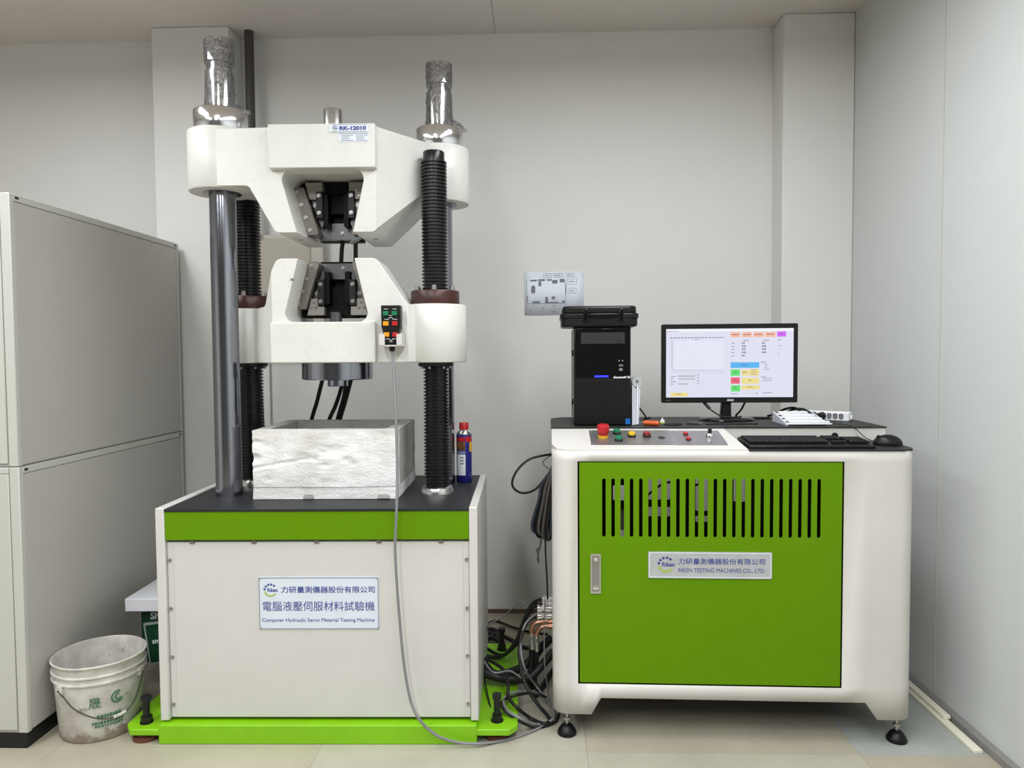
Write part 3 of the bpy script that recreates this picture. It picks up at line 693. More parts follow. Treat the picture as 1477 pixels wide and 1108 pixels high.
hp = [bk_pt(-112, .195, .015), bk_pt(-104, .172, .010), bk_pt(-92, .138, .010), bk_pt(-76, .110, .010), bk_pt(-58, .088, .010), bk_pt(-40, .083, .011), bk_pt(-24, .092, .012), bk_pt(-12, .125, .013), bk_pt(-4, .17, .014), bk_pt(-1, .205, .016)]
hd = hose('wire_handle', hp, .0022, mat('dark_wire', (.06, .055, .05), .4, .6), bk, 8)
hose('grip_sleeve', [bk_pt(-44, .083, .0115), bk_pt(-36, .084, .0115), bk_pt(-28, .089, .012)], .006, BUCKET, bk)

# ================================================================= GREEN SIGN BOX behind the machine
sg = thing('sign_box', 'dark green lettered sign box standing between the left cabinet and the machine', 'sign', (-1.40, 2.86, 0), 0)
bm = B(); box(bm, -.175, .07, -.08, .12, .11, .334); obj('body', bm, SIGNG, sg, bevel=.003)
bm = B(); box(bm, -.015, .07, -.04, .10, .0525, .11); obj('stand', bm, BLACK, sg)
obj('lettering', text('SMALL', .038, -.138, .285, -.0805, bold=.001), PRINTB, sg)
bm = B(); M4 = Matrix.Translation((-.137, -.090, .108)) @ Matrix.Rotation(-.13, 4, 'Y')
box(bm, 0, .17, -.006, .006, 0, .165, M=M4); fr_ = obj('framed_card', bm, mat('card_frame', (.30, .33, .32), .4), sg)
bm = B(); box(bm, .008, .162, -.008, -.005, .008, .157, M=M4); obj('card', bm, SIGNG, fr_)
me = text('small', .028, .026, .082, -.0085, bold=.0005); me.transform(M4); obj('lettering', me, PRINTB, fr_)
bm = B()
for cx, cz, rr in ((.03, .13, .012), (.055, .125, .010), (.03, .045, .012), (.045, .03, .010)): rings(bm, cx, cz, rr - .001, rr, 0, 250, -.0082, 10)
for q in bm.verts: q.co = M4 @ q.co
obj('scroll_ornament', bm, mat('mid_green_print', (.04, .16, .05), .5), fr_)['kind'] = 'stuff'
sl = thing('foam_slab', 'white polystyrene slab lying on top of the dark green sign box', 'foam', (-1.40, 2.86, .3345), .02)
bm = B(); box(bm, -.208, .085, -.135, .28, 0, .052); obj('slab', bm, CLEANF, sl, bevel=.004)

# ================================================================= CONTROL CONSOLE
NX, NY, NA = .6655, 2.4255, -.0205
c = thing('control_console', 'white control console with a louvred lime green door and black top', 'console', (NX, NY, 0), NA)
cN, sN = math.cos(NA), math.sin(NA)
def nw(x, y, z): return Vector((NX + cN * x - sN * y, NY + sN * x + cN * y, z))
def con_px(x, y, ly):
    d = FW * F_PX + RT * (x - 738.5) - UP * (y - 554)
    dl = Vector((cN * d.x + sN * d.y, -sN * d.x + cN * d.y, d.z)); q = CP - Vector((NX, NY, 0))
    k = Vector((cN * q.x + sN * q.y, -sN * q.x + cN * q.y, q.z))
    return k + dl * ((ly - k.y) / dl.y)
x0, x1, D, rc = -.612, .600, .66, .055
# plan outline walked anticlockwise from the front-left
plan = []
for i in range(7):
    a = math.radians(180 + 90 * i / 6); plan.append((x0 + rc + rc * math.cos(a), rc + rc * math.sin(a)))
plan += [(-.525, 0), (-.480, 0), (-.447, 0), (.360, 0), (.438, 0), (.478, 0)]
for i in range(7):
    a = math.radians(270 + 90 * i / 6); plan.append((x1 - rc + rc * math.cos(a), rc + rc * math.sin(a)))
plan += [(x1, .16), (x1, .20), (x1, .50), (x1, .54), (x1, D), (x0, D), (x0, .54), (x0, .50), (x0, .20), (x0, .16)]
def low(x, y):
    if y <= rc + 1e-6: return .148 if -.4471 <= x <= .4381 else .090
    if y > .6: return .09
    return .148 if .199 <= y <= .501 else .09
bm = B(); grid = []
for x, y in plan: grid.append([bm.verts.new((x, y, z)) for z in (low(x, y), .196, .964, 1.001)])
n = len(plan)
for i in range(n):
    j = (i + 1) % n
    for k in range(3):
        xm = (plan[i][0] + plan[j][0]) / 2
        if k == 1 and plan[i][1] == D and plan[j][1] == D: continue
        if k == 1 and plan[i][1] == 0 and plan[j][1] == 0 and -.525 < xm < .36: continue
        bm.faces.new((grid[i][k], grid[j][k], grid[j][k + 1], grid[i][k + 1]))
for e in [e for e in bm.edges if False]: pass
body = obj('body', bm, CWHITE, c, smooth=True); s = body.modifiers.new('s', 'SOLIDIFY'); s.thickness = .004; s.offset = 1
body.modifiers['s'].offset = -1
# floor pan, rear panel with openings, inner boxes
bm = B(); box(bm, x0 + .03, x1 - .03, .04, D - .02, .150, .158); obj('bottom_pan', bm, VOID, c)  # pan and bulkhead coloured near black for the unlit inside
HR = ((-.397, -.339, .811, .865), (-.388, -.339, .680, .779), (-.274, -.196, .814, .895), (-.274, -.196, .755, .789), (-.110, -.064, .775, .895), (-.110, -.064, .736, .758), (.021, .079, .808, .895))
me = plate([(-.60, .16), (.588, .16), (.588, .95), (-.60, .95)], [rrect(a, b, z0_, z1_, .006) for a, b, z0_, z1_ in HR], .004); me.transform(Matrix.Translation((0, .10, 0))); obj('inner_bulkhead', me, VOID, c)
bm = B(); box(bm, -.45, -.30, .125, .17, .70, .79); obj('relay', bm, GRIPS, c)
bm = B(); tube(bm, [(-.30, .13, .80), (-.25, .135, .84), (-.20, .13, .87), (-.10, .135, .86), (-.06, .14, .90)], .004, 6); obj('inner_wire', bm, BLKC, c)
# door with louvre slots
holes = []
for i in range(24):
    cx = -.436 + i * (.715 / 23); r = .0061; a = []
    for k in range(7): a.append((cx + r * math.cos(PI * k / 6), .906 - r + r * math.sin(PI * k / 6)))
    for k in range(7): a.append((cx - r * math.cos(PI * k / 6), .706 + r - r * math.sin(PI * k / 6)))
    holes.append(a)
me = plate([(-.519, .2015), (.3545, .2015), (.3545, .9605), (-.519, .9605)], holes, .004); me.transform(Matrix.Translation((0, .004, 0)))
door = obj('door', me, GREEN, c)
bm = B(); box(bm, -.53, .365, .030, .034, .19, .20); box(bm, -.53, .365, .008, .034, .17, .196); box(bm, -.53, .365, .008, .034, .964, .98); box(bm, -.545, -.525, .008, .034, .17, .98); box(bm, .36, .38, .008, .034, .17, .98)
obj('door_frame', bm, BLACK, c)
bm = join([plate(rrect(-.482, -.447, .511, .648, .004), [rrect(-.477, -.452, .518, .641, .004)], .006)]); hd = obj('door_handle', bm, STEEL, door, loc=(0, .0005, 0))
bm = B(); box(bm, -.477, -.452, -.001, .001, .518, .641); obj('handle_paddle', bm, BRUSH, hd); 
bm = B(); cyl(bm, (-.4645, -.002, .630), (-.4645, -.006, .630), .0075, 16); obj('push_button', bm, CHROME, hd, smooth=True); bm = B(); box(bm, -.474, -.455, -.005, 0, .525, .534); obj('catch', bm, CHROME, hd)
bm = B(); box(bm, -.287, .125, -.0022, .002, .567, .657); pl = obj('nameplate', bm, SIGNS, door); pl['label'] = 'silver nameplate with blue print'
bm = join([plate(rrect(-.285, .123, .569, .655, .006), [rrect(-.282, .120, .572, .652, .006)], .0006)])
for q in bm.verts: q.co.y -= .0025
obj('plate_border', bm, SIGNW, pl)
logo(None, -.228, .613, .026, -.0026, pl)
obj('lettering', text('力研量測儀器股份有限公司', .022, -.187, .617, -.0026, width=.288, bold=.0001), NAVY, pl)
obj('lettering', text('RIKEN TESTING MACHINES CO., LTD.', .02, -.187, .588, -.0026, width=.288, bold=0), NAVY, pl)
# feet
for x, y in ((-.563, .04), (.561, .04), (-.55, .60), (.55, .60)):
    bm = B(); lathe(bm, [(.032, 0), (.034, .006), (.030, .016), (.020, .030), (.013, .036)], (x, y, 0), 28); ft = obj('levelling_foot', bm, BLKPL, c, smooth=True)
    bm = B(); cyl(bm, (x, y, .034), (x, y, .150), .0065, 14); cyl(bm, (x, y, .052), (x, y, .060), .012, 6); obj('threaded_stem', bm, BOLT, ft, smooth=True)
# tops
FT = 1.001
SY = .222
bm = B(); prism(bm, [(x0, .004), (x0 + .03, 0), (.035, 0), (.012, SY), (x0, SY)][0:0] + [(x0, .055), (x0 + .016, .016), (x0 + .055, 0), (.045, 0), (.016, SY), (x0, SY)], 2, FT, FT + .004)
for q in bm.verts:
    if q.co.z > FT + .003: q.co.z = FT + .004 + (q.co.y) * .215
pnl = obj('sloped_panel', bm, CWHITE, c, bevel=.001)
bm = B(); prism(bm, [(.047, -.003), (x1 - .05, -.003), (x1 - .014, .012), (x1 + .002, .05), (x1 + .002, SY + .02), (.02, SY + .02)], 2, FT - .001, FT + .0035); obj('keyboard_mat', bm, BLACKTOP, c)
bm = B(); box(bm, x0, x1 + .0, SY + .02, D, FT, 1.052); box(bm, x0, .018, SY, D, FT, 1.052); obj('riser', bm, CWHITE, c)
bm = B(); prism(bm, [(x0 - .003, SY - .004), (.018, SY - .004), (.02, SY + .016), (x1 + .003, SY + .016), (x1 + .003, D), (x0 + .05, D), (x0 - .003, D - .06)], 2, 1.052, 1.0565); obj('shelf_top', bm, BLACKTOP, c)
q_ = con_px(1204, 629, SY + .020); bm = B(); cyl(bm, (q_.x, SY + .021, q_.z), (q_.x, SY + .0192, q_.z), .0125, 24); obj('cable_hole', bm, BLACK, c)
# control plate pieces on the slope
def SZ(y): return FT + .004 + y * .215
bm = B(); v = box(bm, -.476, -.186, .042, .196, 0, .002); v += box(bm, -.184, -.012, .040, .190, 0, .002)
for q in v: q.co.z += SZ(q.co.y)
cp_ = obj('control_plate', bm, BRUSH, c)
for x, y in ((-.468, .186), (-.468, .052), (-.196, .186), (-.196, .050), (-.176, .184), (-.176, .050), (-.022, .180), (-.022, .050)):
    bm = B(); cyl(bm, (x, y, SZ(y) + .001), (x, y, SZ(y) + .0035), .0028, 10); obj('plate_screw', bm, CHROME, cp_)
def knob(x, y, prof, mt, name, base=None):
    bm = B(); lathe(bm, prof, (0, 0, 0), 28); o = obj(name, bm, mt, c, smooth=True, loc=(x, y, SZ(y) + .002), rot=(.21, 0, 0)); return o
e = knob(-.430, .120, [(.017, .008), (.0175, .016), (.0205, .018), (.0215, .022), (.0215, .040), (.019, .045), (.008, .046)], RED, 'emergency_stop')
bm = B(); lathe(bm, [(.0185, 0), (.0185, .009)], seg=28); obj('yellow_collar', bm, YEL, e)
for x, y, mt in ((-.378, .158, GRN), (-.378, .084, GRN), (-.328, .128, YEL), (-.275, .128, DRED)):
    b_ = knob(x, y, [(.0125, .004), (.0125, .013), (.0105, .0165)], mt, 'push_button')
    bm = B(); lathe(bm, [(.0148, 0), (.0148, .006), (.0135, .0075)], seg=28); obj('bezel', bm, BLACK, b_, smooth=True)
knob(-.226, .112, [(.0125, 0), (.0125, .001)], BLACK, 'plug')
for x, y in ((-.136, .146), (-.136, .092)):
    b_ = knob(x, y, [(.0075, 0), (.0075, .008), (.006, .010)], RED, 'push_button')
    bm = B(); lathe(bm, [(.0095, 0), (.0095, .003)], seg=20); obj('bezel', bm, BLACK, b_)
e = knob(-.058, .118, [(.013, 0), (.013, .010), (.009, .014), (.007, .016)], CHROME, 'joystick')
bm = B(); lathe(bm, [(.006, .015), (.007, .022), (.0065, .032)], seg=18); obj('stick', bm, BLACK, e, smooth=True)
bm = B(); lathe(bm, [(.0215, .0002), (.0225, .0008), (.0235, .0002)], seg=36, close=False); obj('dial_ring', bm, INK, e)
bm = B(); v = box(bm, -.252, -.200, .155, .156, 0, .0003); 
for q in v: q.co.z += SZ(q.co.y) + .002
obj('engraving', bm, INK, cp_)

# ---- keyboard, mouse
ZS = FT + .0035; SH = 1.0565
kb = thing('keyboard', 'black full size keyboard on the console front beside the mouse', 'keyboard', nw(.262, .105, ZS), NA)
bm = B(); v = box(bm, -.208, .208, -.085, .075, 0, .012)
for q in v:
    if q.co.z > .005: q.co.z = .013 + (q.co.y + .085) * .06
    if q.co.y < -.05: q.co.z -= .003 if q.co.z > .01 else 0
obj('body', bm, BLKPL, kb, bevel=.003)
KM = None
for r in range(6):
    y = .058 - r * .019 - (.004 if r else 0)
    z = .0125 + (y + .085) * .06; x = -.198; k = 0
    rows = {0: [.015] * 13, 1: [.0165] * 13 + [.03], 2: [.024] + [.0165] * 12 + [.022], 3: [.028] + [.0165] * 11 + [.036], 4: [.036] + [.0165] * 10 + [.045], 5: [.022, .02, .022, .10, .022, .02, .022, .026]}[r]
    tot = sum(rows); sc = .268 / (tot + .0022 * len(rows))
    for w_ in rows:
        ww = w_ * sc
        bm = B(); box(bm, 0, ww, -.0078, .0078, 0, .007); obj('key', bm, KEYS, kb, loc=(x, y, z)); x += ww + .0022
    for x, cnt in ((.078, 3), (.137, 4)):
        if cnt == 3 and r in (3, 4) or (cnt == 4 and r == 0): continue
        for q in range(cnt):
            bm = B(); box(bm, 0, .0145, -.0078, .0078, 0, .007); obj('key', bm, KEYS, kb, loc=(x + q * .0172, y, z))
ms = thing('mouse', 'black computer mouse at the right end of the console', 'mouse', nw(.551, .115, ZS), NA + 1.35)
bm = B(); bmesh.ops.create_uvsphere(bm, u_segments=28, v_segments=16, radius=1)
for q in bm.verts:
    q.co = Vector((q.co.x * .031 * (1 - .12 * q.co.y ** 2), q.co.y * .048, max(q.co.z, -.1) * .034 + .0034))
obj('body', bm, BLKPL, ms, smooth=True, angle=60)
bm = B(); cyl(bm, (-.003, .028, .0265), (.003, .028, .0265), .008, 16); obj('scroll_wheel', bm, KEYS, ms)
inv = (Matrix.Translation(nw(.551, .115, ZS)) @ Matrix.Rotation(NA + 1.35, 4, 'Z')).inverted()
pts = [ms.matrix_basis @ Vector((0, 0, 0))]
pts = [nw(.508, .125, ZS + .012), nw(.500, .175, ZS + .02), nw(.49, .232, 1.050), nw(.475, .260, SH + .004), nw(.43, .32, SH + .003), nw(.38, .34, SH + .003), nw(.33, .40, SH + .003), nw(.32, .46, SH + .003)]
bm = B(); tube(bm, [inv @ p for p in pts], .0016, 6, 8); obj('cable', bm, BLKC, ms, smooth=True)

# ---- computer tower
pc = thing('computer_tower', 'black computer tower on the left of the console shelf, under a hard case', 'computer', nw(-.420, .285, SH), NA)
bm = B(); box(bm, -.1055, .1045, .012, .375, .006, .370); obj('case', bm, mat('tower_grey_black', (.06, .06, .06), .4), pc, bevel=.003)
bm = B(); box(bm, -.106, .106, 0, .014, .002, .372); fr_ = obj('front_bezel', bm, BLKPL, pc, bevel=.004)
bm = B(); box(bm, -.104, .104, -.003, .002, .180, .366); obj('gloss_panel', bm, GLOSSB, fr_, bevel=.002)
bm = B(); box(bm, -.103, .103, -.0015, .004, .012, .174); obj('lower_panel', bm, BLKPL, fr_, bevel=.001)
bm = B(); box(bm, -.080, .083, -.0045, 0, .309, .351); dv = obj('disc_drive', bm, mat('drive_grey', (.012, .014, .015), .45), fr_)
bm = B(); box(bm, -.078, .081, -.0048, -.0044, .329, .3295); cyl(bm, (.062, -.0045, .317), (.062, -.0055, .317), .006, 16); obj('tray_seam', bm, BLACK, dv)
bm = B(); box(bm, -.030, .022, -.0045, -.003, .183, .190); obj('power_light', bm, mat('blue_led', (.02, .03, .9), .4, emit=1.2), fr_)
bm = B(); box(bm, .062, .070, -.0045, -.003, .224, .231); box(bm, .071, .076, -.0045, -.003, .224, .231); box(bm, .062, .075, -.0045, -.003, .207, .217); cyl(bm, (.062, -.003, .245), (.062, -.0045, .245), .003, 10); cyl(bm, (.075, -.003, .245), (.075, -.0045, .245), .003, 10); obj('usb_ports', bm, mat('port_grey', (.18, .18, .17), .4), fr_)
obj('lettering', text('GenuineM 76', .010, .040, .1795, -.0035, bold=.0004, width=.062, shear=.2), PRINTB, fr_)
bm = B(); box(bm, .086, .1035, -.0025, -.001, .006, .027); obj('badge', bm, mat('badge_blue', (.01, .13, .45), .3), fr_)
for z in (.085, .275):
    bm = B(); cyl(bm, (-.112, .10, z), (-.105, .10, z), .011, 16); obj('side_knob', bm, BLKPL, pc)
bm = B()
for k in range(15): box(bm, -.1065, -.1045, .03, .06, .115 + k * .012, .121 + k * .012)
obj('side_vent', bm, BLACK, pc)
# ---- hard case
hc = thing('tool_case', 'black plastic hard case lying flat on top of the computer tower', 'case', nw(-.428, .270, SH + .3725), NA)
bm = B(); prism(bm, rrect(-.146, .140, 0, .24, .03), 2, 0, .036); obj('base_shell', bm, BLKPL, hc, bevel=.008, seg=3)
bm = B(); prism(bm, rrect(-.150, .144, -.004, .244, .03), 2, .030, .050); obj('rim', bm, BLKPL, hc, bevel=.005, seg=3)
bm = B(); prism(bm, rrect(-.142, .136, .004, .236, .03), 2, .046, .078); ld_ = obj('lid', bm, BLKPL, hc, bevel=.009, seg=3)
for x in (-.055, .078):
    bm = B(); box(bm, x - .009, x + .009, -.009, .006, .018, .066); obj('latch', bm, GLOSSB, hc, bevel=.003)
bm = B(); tube(bm, [(-.040, -.006, .042), (-.036, -.016, .044), (.0, -.018, .044), (.055, -.016, .044), (.062, -.006, .042)], .0055, 8, 5); obj('handle', bm, BLKPL, hc, smooth=True)
# ---- booklets beside the tower
bt = thing('document_stack', 'white booklets standing upright against the right side of the computer tower', 'papers', nw(-.308, .30, SH), NA)
for k in range(6):
    bm = B(); M4 = Matrix.Translation((.001 + k * .0042, .002 * (k % 3), 0)) @ Matrix.Rotation(.012 * k - .02 * (k > 3), 4, 'Y'); box(bm, 0, .0034, 0, .20, .0006 * k + .001, .150 - .006 * (k % 3), M=M4); obj('booklet', bm, WPL if k % 2 else PAPER, bt)
tp = thing('tape_roll', 'roll of clear tape resting on top of the white booklets', 'tape', nw(-.296, .31, SH + .158), NA)
bm = B(); b3 = join([plate(arc(0, 0, .022, 0, 352, 28), [arc(0, 0, .006, 0, 348, 16)], .016)]); obj('tape', b3, mat('pale_tape', (.45, .46, .47), .3), tp, loc=(.008, .03, .006), rot=(0, 0, .45))
# ---- monitor
mo = thing('monitor', 'black flat monitor showing a software window, centred on the console shelf', 'monitor', nw(.098, .50, SH), NA)
bm = B(); prism(bm, rrect(-.268, .268, .072, .387, .006), 1, -.020, .0); bz = obj('housing', bm, BLKPL, mo, bevel=.002)
SW0, SW1, SZ0, SZ1 = -.250, .250, .094, .368
SW = SW1 - SW0; SHh = SZ1 - SZ0
bm = B(); box(bm, SW0, SW1, -.0206, -.0198, SZ0, SZ1); scr = obj('screen', bm, mat('screen_white', (.82, .83, .98), .3, emit=.86), bz)
scr.data.materials[0].node_tree.nodes['Principled BSDF'].inputs['Base Color'].default_value = (.02, .02, .02, 1)
def ui(name, rects, colr, dy=.0002, em=.9):
    bm = B()
    for (a, b, c_, d) in rects:   # pixel box inside the 1477-wide close-up of the screen
        X = lambda q: SW0 + (q - 133) / (1362 - 133) * SW
        Zf = lambda q: SZ1 - (q - 165) / (842 - 165) * SHh
        box(bm, X(a), X(b), -.0207 - dy, -.0206, Zf(d), Zf(c_))
    mt = mat('ui_' + name, colr, .3, emit=em); mt.node_tree.nodes['Principled BSDF'].inputs['Base Color'].default_value = (.02, .02, .02, 1)
    return obj(name, bm, mt, scr)
ui('menu_bar', [(133, 1362, 168, 192)], (.95, .95, 1))
ui('graph_area', [(205, 690, 280, 570)], (.86, .86, 1))
ui('graph_grid', [(205 + i * 24, 206.5 + i * 24, 280, 570) for i in range(21)] + [(205, 690, 280 + i * 18, 281 + i * 18) for i in range(17)], (.70, .70, .85), .0003)
for b4 in [(755, 850, 203, 250), (868, 960, 203, 250), (977, 1076, 203, 250), (1090, 1188, 203, 250)]: ui('orange_button', [b4], (1, .50, .33))
ui('magenta_button', [(1203, 1290, 197, 248)], (.70, .12, 1))
ui('blue_button', [(758, 1035, 497, 553)], (.08, .48, .95))
for b4 in [(760, 848, 568, 630), (763, 852, 723, 785)]: ui('green_button', [b4], (.10, .80, .14))
ui('red_button', [(761, 848, 646, 708)], (.9, .10, .18))
for b4 in [(866, 935, 572, 628), (940, 1032, 565, 630), (866, 1035, 650, 708), (866, 1040, 725, 765), (178, 342, 795, 832)]: ui('yellow_button', [b4], (.90, .76, .27))
ui('grey_fields', [(250, 415, 622, 640), (250, 415, 652, 668), (250, 345, 700, 717)], (.55, .55, .62))
dk = []
def words(x, z, w_, h=9, step=14):
    q = x
    while q < x + w_: dk.append((q, min(q + step * .72, x + w_), z - h / 2, z + h / 2)); q += step
for x in (768, 880, 992, 1106): words(x, 224, 66)
words(1230, 221, 34); words(865, 525, 62); words(790, 598, 30); words(870, 596, 46, 8, 11); words(960, 573, 50, 6, 10); words(960, 595, 50, 6, 10); words(955, 617, 58, 6, 10)
words(790, 676, 30); words(932, 676, 26); words(790, 750, 30); words(922, 740, 52, 7); words(232, 810, 50, 7)
for z in (310, 342, 371, 402, 435): words(766, z, 28, 7, 10)
words(880, 283, 50, 8); words(1075, 283, 50, 8); words(1213, 280, 28, 8); words(1213, 338, 40, 5, 9); words(1215, 367, 20, 4, 8); words(1215, 400, 10, 5); words(1215, 432, 18, 4, 8)
words(1052, 497, 46, 7); words(1085, 520, 30, 6, 9); words(1085, 543, 30, 6, 9); words(1085, 566, 42, 6, 9); words(1052, 640, 46, 6, 9); words(1065, 658, 95, 6, 10); words(1065, 680, 88, 6, 10)
words(765, 808, 60, 7, 10); words(1072, 799, 90, 6, 9); words(180, 635, 46, 7, 10); words(180, 660, 22, 7); words(180, 686, 46, 7, 10); words(180, 709, 20, 8)
for z in (619, 647, 677, 707): words(434, z, 22, 7, 9)
words(135, 189, 118, 5, 22); words(172, 252, 520, 7, 34); words(402, 270, 48, 5, 8)
for i in range(22): words(180, 290 + i * 13, 22, 3, 7)
for i in range(20): words(200 + i * 24, 573, 12, 5, 7)
dk += [(885, 1010, 803, 804), (1008, 1018, 798, 809), (170, 700, 593, 594)]
ui('small_print', dk, (.10, .10, .20), .0004)['kind'] = 'stuff'
ZZ = lambda q: SZ1 - (q - 165) / (842 - 165) * SHh
XX = lambda q: SW0 + (q - 133) / (1362 - 133) * SW
parts = []
for xq, vals in ((866, ('0.0', '0.02', '0.01', '0.05', '0.0')), (1058, ('0.0', '0.00', '0.00', '0.00'))):
    for k, s_ in enumerate(vals): parts.append(text(s_, .0095, XX(xq), ZZ((316, 347, 376, 408, 440)[k]), -.0208, bold=.0003))
mt = mat('ui_digits', (.03, .03, .08), .4, emit=.5)
for p_ in parts: obj('digits', join([p_]), mt, scr)
obj('lettering', text('ASUS', .0105, .004, .079, -.0205, align='CENTER', bold=.0003, sx=1.1), PRINTB, bz)
obj('lettering', text('HDMI', .0065, -.250, .080, -.0205), INK, bz)
bm = B(); prism(bm, [(-.030, .006), (.014, .006), (.012, .12), (-.020, .12)], 1, -.002, .025); obj('neck', bm, BLKPL, mo, bevel=.004)
bm = B(); lathe(bm, [(.108, 0), (.110, .004), (.104, .010), (.04, .014)], seg=48)
for q in bm.verts: q.co.y *= .72; q.co.x -= .006
obj('stand_base', bm, GLOSSB, mo, smooth=True)
bm = B(); prism(bm, rrect(-.19, .19, .10, .34, .03), 1, 0, .022); obj('rear_housing', bm, BLKPL, mo, bevel=.006)
pts = [(-.105, .012, .085), (-.09, -.01, .060), (-.062, -.03, .036), (-.03, -.045, .018), (.02, -.045, .016), (.045, -.03, .018)]
bm = B(); tube(bm, pts, .0032, 8); cyl(bm, (-.096, -.004, .072), (-.078, -.02, .050), .0065, 12); obj('cable', bm, BLKC, mo, smooth=True)
bm = B(); tube(bm, [(.075, .012, .08), (.06, .03, .04), (.045, .05, .012), (.08, .06, .005), (.18, .05, .004)], .0042, 8); obj('cable', bm, BLKC, mo, smooth=True)
# ---- small things on the shelf
sd = thing('screwdriver', 'orange-red handled screwdriver lying beside the booklets', 'tool', nw(-.262, .30, SH + .010), NA - .55)
bm = B(); cyl(bm, (0, 0, 0), (.052, 0, 0), .0088, 14, r2=.0095); cyl(bm, (.052, 0, 0), (.060, 0, 0), .0095, 14, r2=.006); obj('handle', bm, ORANGE, sd, smooth=True)
bm = B(); cyl(bm, (-.045, 0, -.002), (0, 0, 0), .0028, 10); obj('shaft', bm, BOLT, sd, smooth=True)
tt = thing('glue_bottle', 'tiny white and lime bottle beside the orange tool on the shelf', 'bottle', nw(-.185, .36, SH), NA)
bm = B(); lathe(bm, [(.0095, 0), (.010, .002), (.010, .006)], seg=20); obj('lime_base', bm, mat('lime_plastic', (.35, .5, .03), .4), tt, smooth=True)
bm = B(); lathe(bm, [(.009, .006), (.009, .014), (.003, .016), (.002, .024)], seg=20); obj('white_cap', bm, WPL, tt, smooth=True)
bm = B(); tube(bm, [nw(-.190, .305, SH + .003), nw(-.165, .29, SH + .003), nw(-.14, .295, SH + .003), nw(-.132, .315, SH + .003), nw(-.15, .325, SH + .003), nw(-.175, .315, SH + .003), nw(-.15, .30, SH + .006), nw(-.120, .305, SH + .003)], .0025, 8)
tag(obj('wire_coil', bm, BLKC, smooth=True), 'small black coil of wire on the shelf in front of the tiny bottle', 'wire')
us = thing('usb_drive', 'small dark memory stick on the shelf left of the monitor stand', 'memory stick', nw(-.070, .335, SH), NA - .35)
bm = B(); box(bm, -.026, .018, -.009, .009, 0, .009); obj('body', bm, mat('dark_grey_plastic', (.035, .035, .038), .35), us, bevel=.002)
bm = B(); box(bm, .018, .032, -.006, .006, .002, .007); obj('plug', bm, BOLT, us)
bm = B(); tube(bm, [nw(-.03, .315, SH + .002), nw(.03, .33, SH + .002), nw(.10, .325, SH + .002), nw(.17, .33, SH + .002)], .0022, 8)
tag(obj('desk_cable', bm, BLKPL, smooth=True), 'thin black cable lying along the shelf in front of the monitor stand', 'cable')
# ---- white stepped rack
rk = thing('sample_rack', 'white stepped rack of stacked plastic bars between monitor and power strip', 'rack', nw(.345, .32, SH), NA)
bm = B(); prism(bm, [(-.045, 0), (-.045, .006), (.125, .040), (.125, 0)], 0, -.088, -.080); obj('side_plate', bm, mat('pale_grey_plastic', (.55, .56, .62), .4), rk, bevel=.001); bm = B(); prism(bm, [(-.045, 0), (-.045, .006), (.125, .040), (.125, 0)], 0, .060, .066); obj('side_plate', bm, mat('pale_grey_plastic', (.55, .56, .62), .4), rk, bevel=.001)
for k in range(4):
    y = -.05 + k * .042; z = .004 + k * .0085
    bm = B(); box(bm, -.083, .078 - .012 * k, y, y + .036, z, z + .005); box(bm, -.074, .070 - .012 * k, y + .004, y + .030, z + .005, z + .013); obj('white_bar', bm, WPL, rk, bevel=.002)
# ---- power strip with plugs
ps = thing('power_strip', 'white power strip with two black plugs at the rear right of the shelf', 'power strip', nw(.492, .50, SH), NA - .62)
bm = B(); prism(bm, rrect(-.085, .085, -.025, .025, .008), 2, 0, .036); obj('body', bm, WPL, ps, bevel=.004)
for k in range(3):
    bm = B(); x = .012 + k * .022
    prism(bm, rrect(x - .009, x + .009, .007, .031, .008), 1, -.0262, -.0248); sk = obj('socket', bm, mat('socket_grey', (.20, .20, .21), .5), ps)
    bm = B(); box(bm, x - .005, x - .003, -.0268, -.026, .018, .026); box(bm, x + .003, x + .005, -.0268, -.026, .018, .026); cyl(bm, (x, -.0268, .013), (x, -.026, .013), .002, 8); obj('socket_holes', bm, BLACK, sk)
bm = B(); box(bm, .085, .092, -.008, .008, .010, .024); obj('end_cap', bm, WPL, ps)
for k, (x, rr) in enumerate(((-.014, .0155), (-.046, .0150))):
    pg = thing('plug', ('black mains plug in the power strip, nearer the sockets left free', 'black mains plug in the power strip, nearer the monitor')[k], 'plug', nw(.492, .50, SH), NA - .62)
    bm = B(); cyl(bm, (x, -.0255, .019), (x - .004, -.062, .021), rr, 16, r2=.010); obj('body', bm, BLKPL, pg, bevel=.002)
    bm = B(); tube(bm, [(x - .004, -.058, .021), (x - .03, -.070, .030), (x - .065, -.058, .044 + .004 * k), (x - .11, -.04, .040), (x - .15, -.03, .018), (x - .19, -.01, .006)], .0048, 8); obj('cord', bm, BLKC, pg, smooth=True)
hosec = lambda pts, r, mt: hose('x', pts, r, mt, None)
def cable(name, pts, r, mt, label, cat='cable', group=None, k=8):
    bm = B(); tube(bm, pts, r, 10, k); return tag(obj(name, bm, mt, smooth=True), label, cat, group)
cable('mains_cable', [at(906, 590, 1, 2.92), at(915, 583, 1, 2.93) , at(925, 592, 1, 2.93), at(932, 603, 1, 2.93), nw(-.235, .52, SH + .004), nw(-.20, .60, SH + .004)], .0035, BLKC, 'black cable arching down behind the white booklets by the tower')

